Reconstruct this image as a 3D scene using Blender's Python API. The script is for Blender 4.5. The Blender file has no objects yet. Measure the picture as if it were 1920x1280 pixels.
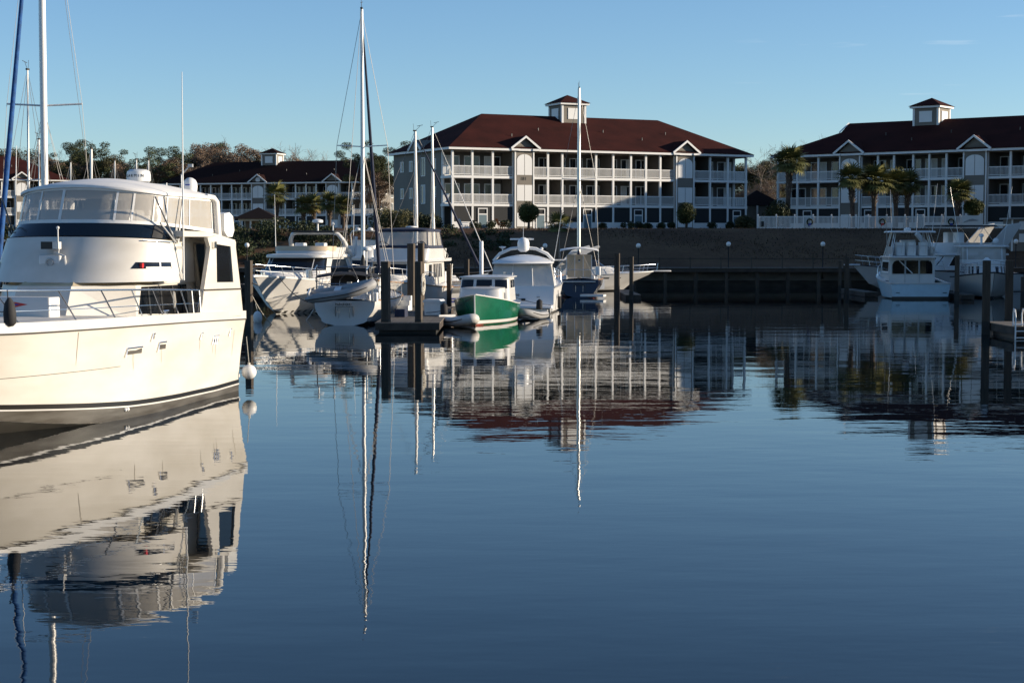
import bpy, math, random
import numpy as np
from mathutils import Vector, Matrix
PI = math.pi
R = math.radians
rnd = random.Random(7)
scene = bpy.context.scene
C = scene.collection

# ------------------------------------------------------------------ camera
CAM_H = 3.9
F_PX = 3200.0                       # focal length in pixels of a 1920 wide picture
PITCH = math.atan(190 / F_PX)
cam_data = bpy.data.cameras.new('camera')
cam_data.sensor_width = 36
cam_data.lens = F_PX / 1920 * 36
cam_data.clip_start = 0.2
cam_data.clip_end = 9000
cam = bpy.data.objects.new('camera', cam_data)
C.objects.link(cam)
cam.location = (0, 0, CAM_H)
cam.rotation_euler = (PI / 2 - PITCH, 0, 0)
scene.camera = cam

# ------------------------------------------------------------------ light
SUN_EL, SUN_AZ = 12.5, -2.0         # azimuth measured from +X towards +Y is -SUN_AZ
sun_dir = Vector((math.cos(R(SUN_EL)) * math.cos(R(SUN_AZ)), -math.cos(R(SUN_EL)) * math.sin(R(SUN_AZ)) * 1.0, math.sin(R(SUN_EL))))
world = bpy.data.worlds.new('World')
scene.world = world
world.use_nodes = True
wn, wl = world.node_tree.nodes, world.node_tree.links
for n in list(wn): wn.remove(n)
sky = wn.new('ShaderNodeTexSky')
sky.sky_type = 'NISHITA'
sky.sun_disc = False
sky.sun_elevation = R(SUN_EL)
# nishita: rotation 0 puts the sun at +Y, turning clockwise towards +X
sky.sun_rotation = math.atan2(sun_dir.x, sun_dir.y)
sky.air_density = 0.85
sky.dust_density = 0.1
sky.ozone_density = 3.7
bg = wn.new('ShaderNodeBackground')
bg.inputs['Strength'].default_value = 0.112
wo = wn.new('ShaderNodeOutputWorld')
# a few thin cirrus wisps in the sky
tc = wn.new('ShaderNodeTexCoord')
mp = wn.new('ShaderNodeMapping'); mp.inputs['Scale'].default_value = (5, 5, 60)
nz = wn.new('ShaderNodeTexNoise'); nz.inputs['Scale'].default_value = 2.2; nz.inputs['Detail'].default_value = 6
rp = wn.new('ShaderNodeValToRGB'); rp.color_ramp.elements[0].position = .66; rp.color_ramp.elements[1].position = .92
rp.color_ramp.elements[1].color = (.34, .34, .34, 1)
mx = wn.new('ShaderNodeMixRGB'); mx.inputs['Color2'].default_value = (7.5, 7.3, 7.0, 1)
wl.new(tc.outputs['Generated'], mp.inputs['Vector']); wl.new(mp.outputs['Vector'], nz.inputs['Vector'])
wl.new(nz.outputs['Fac'], rp.inputs['Fac']); sx = wn.new('ShaderNodeSeparateXYZ'); mr0 = wn.new('ShaderNodeMapRange'); mu0 = wn.new('ShaderNodeMath'); mu0.operation = 'MULTIPLY'
mr0.inputs['From Min'].default_value = .02; mr0.inputs['From Max'].default_value = .22
wl.new(tc.outputs['Generated'], sx.inputs['Vector']); wl.new(sx.outputs['X'], mr0.inputs['Value'])
wl.new(rp.outputs['Color'], mu0.inputs[0]); wl.new(mr0.outputs['Result'], mu0.inputs[1]); wl.new(mu0.outputs['Value'], mx.inputs['Fac'])
wl.new(sky.outputs['Color'], mx.inputs['Color1']); wl.new(mx.outputs['Color'], bg.inputs['Color'])
wl.new(bg.outputs['Background'], wo.inputs['Surface'])
sd = bpy.data.lights.new('sun', 'SUN')
sd.energy = 5.0
sd.angle = R(0.5)
sd.color = (1.0, 0.855, 0.665)
sun = bpy.data.objects.new('sun', sd)
C.objects.link(sun)
sun.rotation_euler = (-sun_dir).to_track_quat('-Z', 'Y').to_euler()
sun.location = (60, -10, 40)
vs = scene.view_settings
vs.view_transform = 'Standard'; vs.look = 'None'; vs.gamma = 1; vs.use_curve_mapping = False
vs.exposure = 0.6
scene.cycles.use_denoising = True
scene.cycles.sample_clamp_indirect = 4.0
scene.cycles.max_bounces = 8
scene.cycles.transparent_max_bounces = 12

# ------------------------------------------------------------------ picture <-> place
_cp, _sp = math.cos(PITCH), math.sin(PITCH)
def ray(px, py):
    u, v = (px - 960) / F_PX, (640 - py) / F_PX
    return Vector((u, _cp + v * _sp, -_sp + v * _cp))
def at_y(px, py, Y):
    r = ray(px, py); t = Y / r.y
    return Vector((r.x * t, Y, CAM_H + r.z * t))
def at_z(px, py, z=0.0):
    r = ray(px, py); t = (z - CAM_H) / r.z
    return Vector((r.x * t, r.y * t, z))

# ------------------------------------------------------------------ materials
def new_mat(name):
    m = bpy.data.materials.new(name); m.use_nodes = True
    return m, m.node_tree.nodes, m.node_tree.links, m.node_tree.nodes['Principled BSDF']
def mat(name, col, rough=.5, metal=0.0, var=0.0, vscale=3.0, bump=0.0, bscale=20.0, stretch=(1, 1, 1), col2=None, spec=.5, coat=0.0, rand=0.0):
    m, N, L, b = new_mat(name)
    b.inputs['Base Color'].default_value = (*col, 1)
    b.inputs['Roughness'].default_value = rough
    b.inputs['Metallic'].default_value = metal
    b.inputs['Specular IOR Level'].default_value = spec
    b.inputs['Coat Weight'].default_value = coat
    b.inputs['Coat Roughness'].default_value = .08
    last = None
    if var or col2 or bump:
        t = N.new('ShaderNodeTexCoord'); mp = N.new('ShaderNodeMapping'); mp.inputs['Scale'].default_value = stretch
        L.new(t.outputs['Object'], mp.inputs['Vector'])
    if var or col2:
        nz = N.new('ShaderNodeTexNoise'); nz.inputs['Scale'].default_value = vscale; nz.inputs['Detail'].default_value = 5
        L.new(mp.outputs['Vector'], nz.inputs['Vector'])
        rp = N.new('ShaderNodeValToRGB')
        a = col2 if col2 else tuple(c * (1 - var) for c in col)
        e = tuple(min(1, c * (1 + var * .6)) for c in col)
        rp.color_ramp.elements[0].position = .32; rp.color_ramp.elements[1].position = .68
        rp.color_ramp.elements[0].color = (*a, 1); rp.color_ramp.elements[1].color = (*e, 1)
        L.new(nz.outputs['Fac'], rp.inputs['Fac'])
        last = rp.outputs['Color']
        L.new(last, b.inputs['Base Color'])
    if rand:
        oi = N.new('ShaderNodeObjectInfo'); hs = N.new('ShaderNodeHueSaturation')
        mr = N.new('ShaderNodeMapRange'); mr.inputs['To Min'].default_value = 1 - rand; mr.inputs['To Max'].default_value = 1 + rand
        L.new(oi.outputs['Random'], mr.inputs['Value']); L.new(mr.outputs['Result'], hs.inputs['Value'])
        if last: L.new(last, hs.inputs['Color'])
        else: hs.inputs['Color'].default_value = (*col, 1)
        L.new(hs.outputs['Color'], b.inputs['Base Color'])
    if bump:
        n2 = N.new('ShaderNodeTexNoise'); n2.inputs['Scale'].default_value = bscale; n2.inputs['Detail'].default_value = 4
        L.new(mp.outputs['Vector'], n2.inputs['Vector'])
        bp = N.new('ShaderNodeBump'); bp.inputs['Strength'].default_value = 1; bp.inputs['Distance'].default_value = bump
        L.new(n2.outputs['Fac'], bp.inputs['Height']); L.new(bp.outputs['Normal'], b.inputs['Normal'])
    return m
M = {}
M['gelcoat'] = mat('gelcoat', (.62, .605, .575), .25, var=.06, vscale=.8, coat=.15)
M['yacht_white'] = mat('yacht_white', (.63, .60, .545), .40, var=.06, vscale=1.1, coat=.06, col2=(.555, .52, .455), stretch=(.5, 1, 1.6))
M['hull_grey'] = mat('hull_grey', (.10, .093, .08), .35, var=.3, vscale=1.5, col2=(.05, .042, .032), stretch=(.6, 1, 4))
M['nonskid'] = mat('nonskid', (.55, .53, .49), .7, var=.1, vscale=3, bump=.001, bscale=150)
M['bottom_paint_shade'] = mat('bottom_paint_shade', (.07, .065, .055), .6, var=.3, vscale=2)  # bottom paint darkened to carry the shadow under the chine
M['stain'] = mat('stain', (.53, .49, .42), .6, var=.12, vscale=6)
M['gelcoat_bright'] = mat('gelcoat_bright', (.80, .79, .77), .22, var=.04, vscale=.8, coat=.2)
M['bulkhead'] = mat('bulkhead', (.085, .078, .07), .9, var=.4, vscale=1.0, stretch=(1, 1, 3))
M['buff'] = mat('buff', (.52, .42, .27), .75, var=.1)
M['canvas_white'] = mat('canvas_white', (.78, .76, .72), .75, var=.06, vscale=2, bump=.004, bscale=5)
M['canvas_black'] = mat('canvas_black', (.018, .018, .02), .8, var=.3)
M['canvas_navy'] = mat('canvas_navy', (.015, .022, .05), .8, var=.3)
M['canvas_blue'] = mat('canvas_blue', (.005, .065, .22), .8, var=.35, vscale=5, bump=.02, bscale=6)
M['glass_dark'] = mat('glass_dark', (.008, .009, .011), .06, spec=.6)
M['glass_blue'] = mat('glass_blue', (.005, .010, .018), .16, spec=.4)
M['black'] = mat('black', (.012, .012, .012), .45)
M['boot_black'] = mat('boot_black', (.015, .014, .013), .35)
M['red'] = mat('red', (.5, .02, .02), .3)
M['royal'] = mat('royal', (.03, .05, .3), .5)
M['steel'] = mat('steel', (.75, .75, .74), .22, 1.0)
M['alu'] = mat('alu', (.62, .61, .58), .38, .7)
M['mast_white'] = mat('mast_white', (.78, .76, .72), .35, .1)
M['wire'] = mat('wire', (.22, .21, .20), .5, .4)
M['rope'] = mat('rope', (.62, .58, .5), .9)
M['rope_dark'] = mat('rope_dark', (.05, .045, .04), .9)
M['green_hull'] = mat('green_hull', (.006, .105, .052), .25, var=.15, vscale=3, coat=.3)
M['navy_hull'] = mat('navy_hull', (.012, .016, .035), .2, coat=.3)
M['blue_hull'] = mat('blue_hull', (.42, .58, .66), .25, var=.06)
M['red_paint'] = mat('red_paint', (.22, .035, .02), .6, var=.3)
M['rubber_grey'] = mat('rubber_grey', (.30, .30, .30), .6, var=.12, vscale=4)
M['rubber_light'] = mat('rubber_light', (.55, .53, .49), .6, var=.12, vscale=4)
M['tan'] = mat('tan', (.55, .42, .28), .6)
M['teak'] = mat('teak', (.28, .16, .08), .6, var=.25, vscale=3, stretch=(1, 8, 1))
M['pile'] = mat('pile', (.075, .058, .042), .9, var=.4, vscale=2.2, stretch=(6, 6, .5), bump=.01, bscale=9, rand=.2)
M['pile_wet'] = mat('pile_wet', (.018, .016, .012), .6, var=.3, vscale=5)
M['plank'] = mat('plank', (.13, .108, .085), .9, var=.3, vscale=2, stretch=(6, 1, 1), rand=.25)
M['beam'] = mat('beam', (.055, .042, .032), .9, var=.35, vscale=2)
M['plastic_white'] = mat('plastic_white', (.72, .72, .70), .45, var=.05)
M['trim'] = mat('trim', (.74, .73, .705), .5, var=.04, vscale=.7)
M['siding'] = mat('siding', (.18, .158, .13), .75, var=.12, vscale=.35, rand=.0)
M['porch_wall_shade'] = mat('porch_wall_shade', (.095, .083, .07), .8, var=.06, vscale=.6)  # siding colour darkened to stand in for shade in the balcony recess
M['roof_shade'] = mat('roof_shade', (.024, .0105, .0088), .95, var=.3, vscale=14, spec=.08)  # red roof with its shade put into a darker colour, for the left building
M['roof_dark'] = mat('roof_dark', (.018, .013, .0125), .95, var=.3, vscale=14, spec=.1)
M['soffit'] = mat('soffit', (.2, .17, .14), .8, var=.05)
M['roof'] = mat('roof', (.046, .0115, .0085), .95, var=.25, vscale=.45, stretch=(1, 1, 1.5), bump=.02, bscale=9, col2=(.033, .0088, .0068), spec=.1)
M['win'] = mat('win', (.012, .014, .017), .08, spec=.6)
M['curtain'] = mat('curtain', (.55, .54, .5), .8, var=.15, vscale=4, stretch=(6, 6, .2))
M['screen'] = mat('screen', (.012, .014, .016), .8)
M['door'] = mat('door', (.10, .16, .19), .5)
M['concrete'] = mat('concrete', (.30, .29, .27), .9, var=.25, vscale=1.2, stretch=(1, 1, 3))
M['bark'] = mat('bark', (.085, .06, .045), .95, var=.35, vscale=4, rand=.2)
M['twig'] = mat('twig', (.15, .10, .075), .95, var=.2, rand=.25)
M['twig_pale'] = mat('twig_pale', (.23, .18, .14), .95, var=.2, rand=.2)
M['lamp'] = mat('lamp', (.82, .80, .75), .35)
M['silver'] = mat('silver', (.35, .36, .37), .4, .4)
M['orange'] = mat('orange', (.55, .12, .02), .6)
def leaf_mat(name, c1, c2, rand=.25):
    m, N, L, b = new_mat(name)
    t = N.new('ShaderNodeTexCoord'); nz = N.new('ShaderNodeTexNoise'); nz.inputs['Scale'].default_value = 1.1; nz.inputs['Detail'].default_value = 6
    L.new(t.outputs['Object'], nz.inputs['Vector'])
    rp = N.new('ShaderNodeValToRGB'); rp.color_ramp.elements[0].position = .35; rp.color_ramp.elements[1].position = .65
    rp.color_ramp.elements[0].color = (*c1, 1); rp.color_ramp.elements[1].color = (*c2, 1)
    L.new(nz.outputs['Fac'], rp.inputs['Fac'])
    oi = N.new('ShaderNodeObjectInfo'); hs = N.new('ShaderNodeHueSaturation')
    mr = N.new('ShaderNodeMapRange'); mr.inputs['To Min'].default_value = 1 - rand; mr.inputs['To Max'].default_value = 1 + rand
    L.new(oi.outputs['Random'], mr.inputs['Value']); L.new(mr.outputs['Result'], hs.inputs['Value'])
    L.new(rp.outputs['Color'], hs.inputs['Color']); L.new(hs.outputs['Color'], b.inputs['Base Color'])
    b.inputs['Roughness'].default_value = .65
    b.inputs['Specular IOR Level'].default_value = .25
    return m
M['pine'] = leaf_mat('pine', (.032, .044, .018), (.085, .092, .034))
M['oak'] = leaf_mat('oak', (.055, .056, .023), (.13, .115, .048))
M['brown_leaf'] = leaf_mat('brown_leaf', (.125, .086, .058), (.23, .155, .10))
M['palm'] = leaf_mat('palm', (.045, .06, .018), (.15, .145, .048))
M['palm_dry'] = leaf_mat('palm_dry', (.16, .11, .045), (.25, .18, .08))
M['shrub'] = leaf_mat('shrub', (.014, .022, .010), (.045, .055, .02))
M['topiary'] = leaf_mat('topiary', (.035, .05, .015), (.085, .095, .028))

def vinyl_mat(name, col, alpha, rough):
    m, N, L, b = new_mat(name)
    t = N.new('ShaderNodeTexCoord'); nz = N.new('ShaderNodeTexNoise'); nz.inputs['Scale'].default_value = 1.6; nz.inputs['Detail'].default_value = 3
    L.new(t.outputs['Object'], nz.inputs['Vector'])
    bp = N.new('ShaderNodeBump'); bp.inputs['Distance'].default_value = .02; bp.inputs['Strength'].default_value = 1
    L.new(nz.outputs['Fac'], bp.inputs['Height']); L.new(bp.outputs['Normal'], b.inputs['Normal'])
    b.inputs['Base Color'].default_value = (*col, 1); b.inputs['Roughness'].default_value = rough
    b.inputs['Alpha'].default_value = alpha
    return m
M['vinyl'] = vinyl_mat('vinyl', (.58, .545, .49), .62, .14)
M['vinyl_cover'] = vinyl_mat('vinyl_cover', (.62, .60, .56), .9, .35)

def water_mat():
    m, N, L, b = new_mat('water')
    b.inputs['Base Color'].default_value = (.001, .005, .009, 1)
    b.inputs['Roughness'].default_value = .008
    b.inputs['IOR'].default_value = 1.28
    t = N.new('ShaderNodeTexCoord')
    def layer(scale, stretch, dist, detail, prev=None, rot=0.0, patch=None):
        mp = N.new('ShaderNodeMapping'); mp.inputs['Scale'].default_value = stretch; mp.inputs['Rotation'].default_value = (0, 0, rot)
        nz = N.new('ShaderNodeTexNoise'); nz.inputs['Scale'].default_value = scale; nz.inputs['Detail'].default_value = detail
        nz.inputs['Roughness'].default_value = .45
        L.new(t.outputs['Object'], mp.inputs['Vector']); L.new(mp.outputs['Vector'], nz.inputs['Vector'])
        bp = N.new('ShaderNodeBump'); bp.inputs['Strength'].default_value = 1; bp.inputs['Distance'].default_value = dist
        L.new(nz.outputs['Fac'], bp.inputs['Height'])
        if prev: L.new(prev.outputs['Normal'], bp.inputs['Normal'])
        if patch:                       # calmer and rougher patches where the air touches the water
            m2 = N.new('ShaderNodeMapping'); m2.inputs['Scale'].default_value = (.35, 1, 1)
            n2 = N.new('ShaderNodeTexNoise'); n2.inputs['Scale'].default_value = patch; n2.inputs['Detail'].default_value = 3
            mr = N.new('ShaderNodeMapRange'); mr.inputs['From Min'].default_value = .38; mr.inputs['From Max'].default_value = .64
            mr.inputs['To Min'].default_value = dist * .3; mr.inputs['To Max'].default_value = dist * 1.2
            L.new(t.outputs['Object'], m2.inputs['Vector']); L.new(m2.outputs['Vector'], n2.inputs['Vector'])
            L.new(n2.outputs['Fac'], mr.inputs['Value']); L.new(mr.outputs['Result'], bp.inputs['Distance'])
        return bp
    b1 = layer(.55, (.45, 1, 1), .008, 2, None, .15)
    b2 = layer(2.0, (.5, 1, 1), .0022, 2, b1, -.1, .05)
    b2 = layer(6.5, (.4, 1, 1), .0007, 2, b2, .05, .09)
    L.new(b2.outputs['Normal'], b.inputs['Normal'])
    return m
M['water'] = water_mat()
def ground_mat(name, c1, c2, c3):
    m, N, L, b = new_mat(name)
    t = N.new('ShaderNodeTexCoord')
    n1 = N.new('ShaderNodeTexNoise'); n1.inputs['Scale'].default_value = .16; n1.inputs['Detail'].default_value = 7
    n2 = N.new('ShaderNodeTexNoise'); n2.inputs['Scale'].default_value = 2.5; n2.inputs['Detail'].default_value = 6
    L.new(t.outputs['Object'], n1.inputs['Vector']); L.new(t.outputs['Object'], n2.inputs['Vector'])
    rp = N.new('ShaderNodeValToRGB'); rp.color_ramp.elements[0].position = .35; rp.color_ramp.elements[1].position = .62
    rp.color_ramp.elements[0].color = (*c1, 1); rp.color_ramp.elements[1].color = (*c2, 1)
    L.new(n1.outputs['Fac'], rp.inputs['Fac'])
    mx = N.new('ShaderNodeMixRGB'); mx.inputs['Color2'].default_value = (*c3, 1)
    L.new(n2.outputs['Fac'], mx.inputs['Fac']); L.new(rp.outputs['Color'], mx.inputs['Color1'])
    L.new(mx.outputs['Color'], b.inputs['Base Color']); b.inputs['Roughness'].default_value = .95; b.inputs['Specular IOR Level'].default_value = .1
    return m
M['bank'] = ground_mat('bank', (.11, .06, .034), (.22, .13, .068), (.08, .046, .027))
M['lawn'] = ground_mat('lawn', (.12, .10, .05), (.09, .09, .035), (.16, .12, .07))

# ------------------------------------------------------------------ mesh builder
class MB:
    def __init__(s): s.v = []; s.f = []
    def add(s, vs, fs):
        o = len(s.v); s.v.extend([tuple(v) for v in vs]); s.f.extend([tuple(i + o for i in f) for f in fs]); return s
    def quad(s, a, b, c, d): return s.add([a, b, c, d], [(0, 1, 2, 3)])
    def box(s, x0, y0, z0, x1, y1, z1):
        return s.add([(x0, y0, z0), (x1, y0, z0), (x1, y1, z0), (x0, y1, z0), (x0, y0, z1), (x1, y0, z1), (x1, y1, z1), (x0, y1, z1)],
                     [(0, 3, 2, 1), (4, 5, 6, 7), (0, 1, 5, 4), (1, 2, 6, 5), (2, 3, 7, 6), (3, 0, 4, 7)])
    def cbox(s, c, d): return s.box(c[0] - d[0] / 2, c[1] - d[1] / 2, c[2] - d[2] / 2, c[0] + d[0] / 2, c[1] + d[1] / 2, c[2] + d[2] / 2)
    def rbox(s, x0, y0, z0, x1, y1, z1, r=.05):
        """box with rounded vertical edges and a chamfered top"""
        def ring(ins, z):
            pts = []
            for (cx, cy, a0) in ((x1 - r, y1 - r, 0), (x0 + r, y1 - r, 90), (x0 + r, y0 + r, 180), (x1 - r, y0 + r, 270)):
                for k in range(4):
                    a = R(a0 + 30 * k); q = r - ins
                    pts.append((cx + q * math.cos(a), cy + q * math.sin(a), z))
            return pts
        return s.loft([ring(0, z0), ring(0, z1 - r * .6), ring(r * .25, z1 - r * .15), ring(r * .7, z1)], closed=True, cap=True)
    def loft(s, rings, closed=False, cap=False):
        n = len(rings[0]); o = len(s.v)
        for r_ in rings: s.v.extend([tuple(p) for p in r_])
        m = n if closed else n - 1
        for i in range(len(rings) - 1):
            for j in range(m):
                a = o + i * n + j; b = o + i * n + (j + 1) % n
                s.f.append((a, b, b + n, a + n))
        if cap:
            s.f.append(tuple(o + j for j in reversed(range(n))))
            s.f.append(tuple(o + (len(rings) - 1) * n + j for j in range(n)))
        return s
    def prism(s, poly, axis, c0, c1):
        """polygon in the two other axes, extruded along axis between c0 and c1"""
        def P(p, c):
            return {'x': (c, p[0], p[1]), 'y': (p[0], c, p[1]), 'z': (p[0], p[1], c)}[axis]
        return s.loft([[P(p, c0) for p in poly], [P(p, c1) for p in poly]], closed=True, cap=True)
    def tube(s, pts, r, n=6, cap=True):
        pts = [Vector(p) for p in pts]; rs = r if isinstance(r, (list, tuple)) else [r] * len(pts)
        up = Vector((0, 0, 1)); rings = []; prev = None
        for i, p in enumerate(pts):
            t = (pts[min(i + 1, len(pts) - 1)] - pts[max(i - 1, 0)])
            t = t.normalized() if t.length > 1e-9 else Vector((0, 0, 1))
            if prev is None:
                a = up if abs(t.z) < .9 else Vector((1, 0, 0))
                u = t.cross(a).normalized()
            else:
                u = prev - t * prev.dot(t); u = u.normalized() if u.length > 1e-6 else t.orthogonal().normalized()
            prev = u; w = t.cross(u)
            rings.append([p + (u * math.cos(2 * PI * k / n) + w * math.sin(2 * PI * k / n)) * rs[i] for k in range(n)])
        return s.loft(rings, closed=True, cap=cap)
    def lathe(s, c, prof, n=16):
        """profile of (radius, z) turned about a vertical axis through c"""
        return s.loft([[(c[0] + q * math.cos(2 * PI * k / n), c[1] + q * math.sin(2 * PI * k / n), c[2] + z) for k in range(n)] for q, z in prof], closed=True, cap=True)
    def sphere(s, c, r, n=14, m=8, sc=(1, 1, 1)):
        return s.loft([[(c[0] + sc[0] * r * math.sin(PI * i / m) * math.cos(2 * PI * k / n), c[1] + sc[1] * r * math.sin(PI * i / m) * math.sin(2 * PI * k / n), c[2] - sc[2] * r * math.cos(PI * i / m)) for k in range(n)] for i in [.05] + list(range(1, m)) + [m - .05]], closed=True, cap=True)
    def mesh(s, name, m, smooth=None):
        me = bpy.data.meshes.new(name)
        me.from_pydata(s.v, [], s.f)
        if m: me.materials.append(M[m] if isinstance(m, str) else m)
        if smooth:
            me.shade_smooth(); me.set_sharp_from_angle(angle=R(smooth))
        me.update(); return me
    def build(s, name, m, parent=None, smooth=None, **kw):
        return link(name, s.mesh(name, m, smooth), parent, **kw)
def link(name, me, parent=None, loc=None, rot=None, kind=None, label=None):
    o = bpy.data.objects.new(name, me); C.objects.link(o)
    if parent: o.parent = parent
    if loc is not None: o.location = loc
    if rot is not None: o.rotation_euler = rot
    if kind: o['kind'] = kind
    if label: o['label'] = label
    return o
def tag(o, label, cat, group=None):
    o['label'] = label; o['category'] = cat
    if group: o['group'] = group
    return o
def thing(name, label, cat, loc=(0, 0, 0), rz=0.0, group=None):
    o = bpy.data.objects.new(name, None); C.objects.link(o)
    o.empty_display_size = .3
    o.location = loc; o.rotation_euler = (0, 0, rz)
    return tag(o, label, cat, group)
def copy_tree(o, parent=None):
    c = o.copy(); C.objects.link(c); c.parent = parent
    for ch in o.children: copy_tree(ch, c)
    return c
def text_part(body, size, name, m, parent, loc, rot, depth=.003):
    cu = bpy.data.curves.new(name, 'FONT'); cu.body = body; cu.size = size; cu.extrude = depth; cu.align_x = 'CENTER'; cu.align_y = 'CENTER'
    t = bpy.data.objects.new(name, cu); C.objects.link(t)
    dg = bpy.context.evaluated_depsgraph_get()
    me = bpy.data.meshes.new_from_object(t.evaluated_get(dg)); me.name = name
    bpy.data.objects.remove(t); bpy.data.curves.remove(cu)
    me.materials.clear(); me.materials.append(M[m])
    return link(name, me, parent, loc, rot)
def spline(ctrl, n):
    """Catmull-Rom through control points, n+1 samples evenly in parameter"""
    P = [np.array(c, float) for c in ctrl]
    P = [2 * P[0] - P[1]] + P + [2 * P[-1] - P[-2]]
    out = []
    for i in range(n + 1):
        t = i / n * (len(P) - 3); k = min(int(t), len(P) - 4); t -= k
        a, b, c, d = P[k:k + 4]
        out.append(.5 * ((2 * b) + (c - a) * t + (2 * a - 5 * b + 4 * c - d) * t * t + (3 * b - a - 3 * c + d) * t ** 3))
    return out
def sag(a, b, drop, n=10):
    a, b = Vector(a), Vector(b)
    return [a.lerp(b, i / n) - Vector((0, 0, drop * 4 * (i / n) * (1 - i / n))) for i in range(n + 1)]

# ------------------------------------------------------------------ boats: hull
class Hull:
    """port-side curves sheer, chine, keel in boat coordinates (x forward, y port, z up, water at 0)"""
    def __init__(s, sheer, chine, keel, n=28, k=5, bulge=0.0, round_=False):
        s.n = n
        A, B, K = spline(sheer, n), spline(chine, n), spline(keel, n)
        s.sheer = [Vector(p) for p in A]
        s.rings = []
        for a, b, c in zip(A, B, K):
            half = []
            for i in range(k + 1):
                t = i / k; p = a * (1 - t) + b * t
                p = p.copy(); p[1] += bulge * math.sin(PI * t) * min(1, a[1])
                half.append(p)
            if round_:
                for t in (.25, .5, .75):
                    p = b * (1 - t) + c * t; p = p.copy(); p[1] += b[1] * .35 * math.sin(PI * t) ; p[2] -= 0
                    half.append(p)
            half.append(c)
            s.rings.append(half)
        s.L = A[-1][0]
    def shell(s):
        mb = MB(); rr = []
        for h in s.rings:
            rr.append([tuple(p) for p in h] + [(p[0], -p[1], p[2]) for p in reversed(h[:-1])])
        mb.loft(rr)
        n = len(rr[0]); mb.f.append(tuple(range(n)))
        return mb
    def split(s, k, name, m1, m2, parent, smooth=40):
        """topsides above ring point k and bottom below it as two parts"""
        top, bot = MB(), MB()
        for sd in (1, -1):
            top.loft([[(p[0], sd * p[1], p[2]) for p in h[:k + 1]] for h in s.rings])
        bot.loft([[tuple(p) for p in h[k:]] + [(p[0], -p[1], p[2]) for p in reversed(h[k:-1])] for h in s.rings])
        h = s.rings[0]; o = [tuple(p) for p in h] + [(p[0], -p[1], p[2]) for p in reversed(h[:-1])]
        top.add(o, [tuple(range(len(o)))])
        t = top.build(name, m1, parent, smooth); bot.build('hull_bottom', m2, parent, smooth); return t
    def idx(s, x): # station parameter for a sheer x
        xs = [p.x for p in s.sheer]
        for i in range(s.n):
            if xs[i] <= x <= xs[i + 1] + 1e-9: return i + (x - xs[i]) / max(1e-6, xs[i + 1] - xs[i])
        return s.n if x > xs[-1] else 0
    def edge(s, x, inset=0.0, dz=0.0, side=1):
        q = s.idx(x); i = min(int(q), s.n - 1); p = s.sheer[i].lerp(s.sheer[i + 1], q - i)
        return Vector((p.x, side * max(0.0, p.y - inset), p.z + dz))
    def pt(s, q, z, off=0.0, side=1):
        """point on the skin at station q (0..n) and height z, pushed out by off"""
        i = min(int(q), s.n - 1); t = q - i
        h = [np.array(a) * (1 - t) + np.array(b) * t for a, b in zip(s.rings[i], s.rings[i + 1])]
        for a, b in zip(h[:-1], h[1:]):
            if (a[2] >= z >= b[2]):
                w = (a[2] - z) / max(1e-6, a[2] - b[2]); p = a * (1 - w) + b * w
                break
        else:
            p = h[0] if z > h[0][2] else h[-1]
        return Vector((p[0], side * (p[1] + off), p[2]))
    def strip(s, q0, q1, lo, hi, off=.006, n=24, sides=(1, -1)):
        mb = MB(); lo_ = lo if callable(lo) else (lambda q: lo); hi_ = hi if callable(hi) else (lambda q: hi)
        for sd in sides:
            a = [s.pt(q0 + (q1 - q0) * i / n, lo_(q0 + (q1 - q0) * i / n), off, sd) for i in range(n + 1)]
            b = [s.pt(q0 + (q1 - q0) * i / n, hi_(q0 + (q1 - q0) * i / n), off, sd) for i in range(n + 1)]
            mb.loft([a, b])
        return mb
    def band(s, h, w, dz=0.0, out=0.0, x0=None, x1=None):
        """rail or bulwark of height h and thickness w standing on the sheer, both sides and round the bow"""
        pts = [p for p in s.sheer if (x0 is None or p.x >= x0) and (x1 is None or p.x <= x1)]
        mb = MB()
        for sd in (1, -1):
            rr = []
            for p in pts:
                yo = p.y + out; yi = max(0.0, p.y + out - w)
                rr.append([(p.x, sd * yo, p.z + dz), (p.x, sd * yo, p.z + dz + h), (p.x, sd * yi, p.z + dz + h), (p.x, sd * yi, p.z + dz)])
            mb.loft(rr, closed=True, cap=True)
        return mb
    def deck(s, dz=-.02, inset=.01, camber=.05, x0=None, x1=None):
        pts = [p for p in s.sheer if (x0 is None or p.x >= x0) and (x1 is None or p.x <= x1)]
        mb = MB(); rr = []
        for p in pts:
            y = max(0.0, p.y - inset)
            rr.append([(p.x, y * t, p.z + dz + camber * (1 - t * t) * min(1, y)) for t in (1, .6, .2, -.2, -.6, -1)])
        mb.loft(rr); return mb
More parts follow.
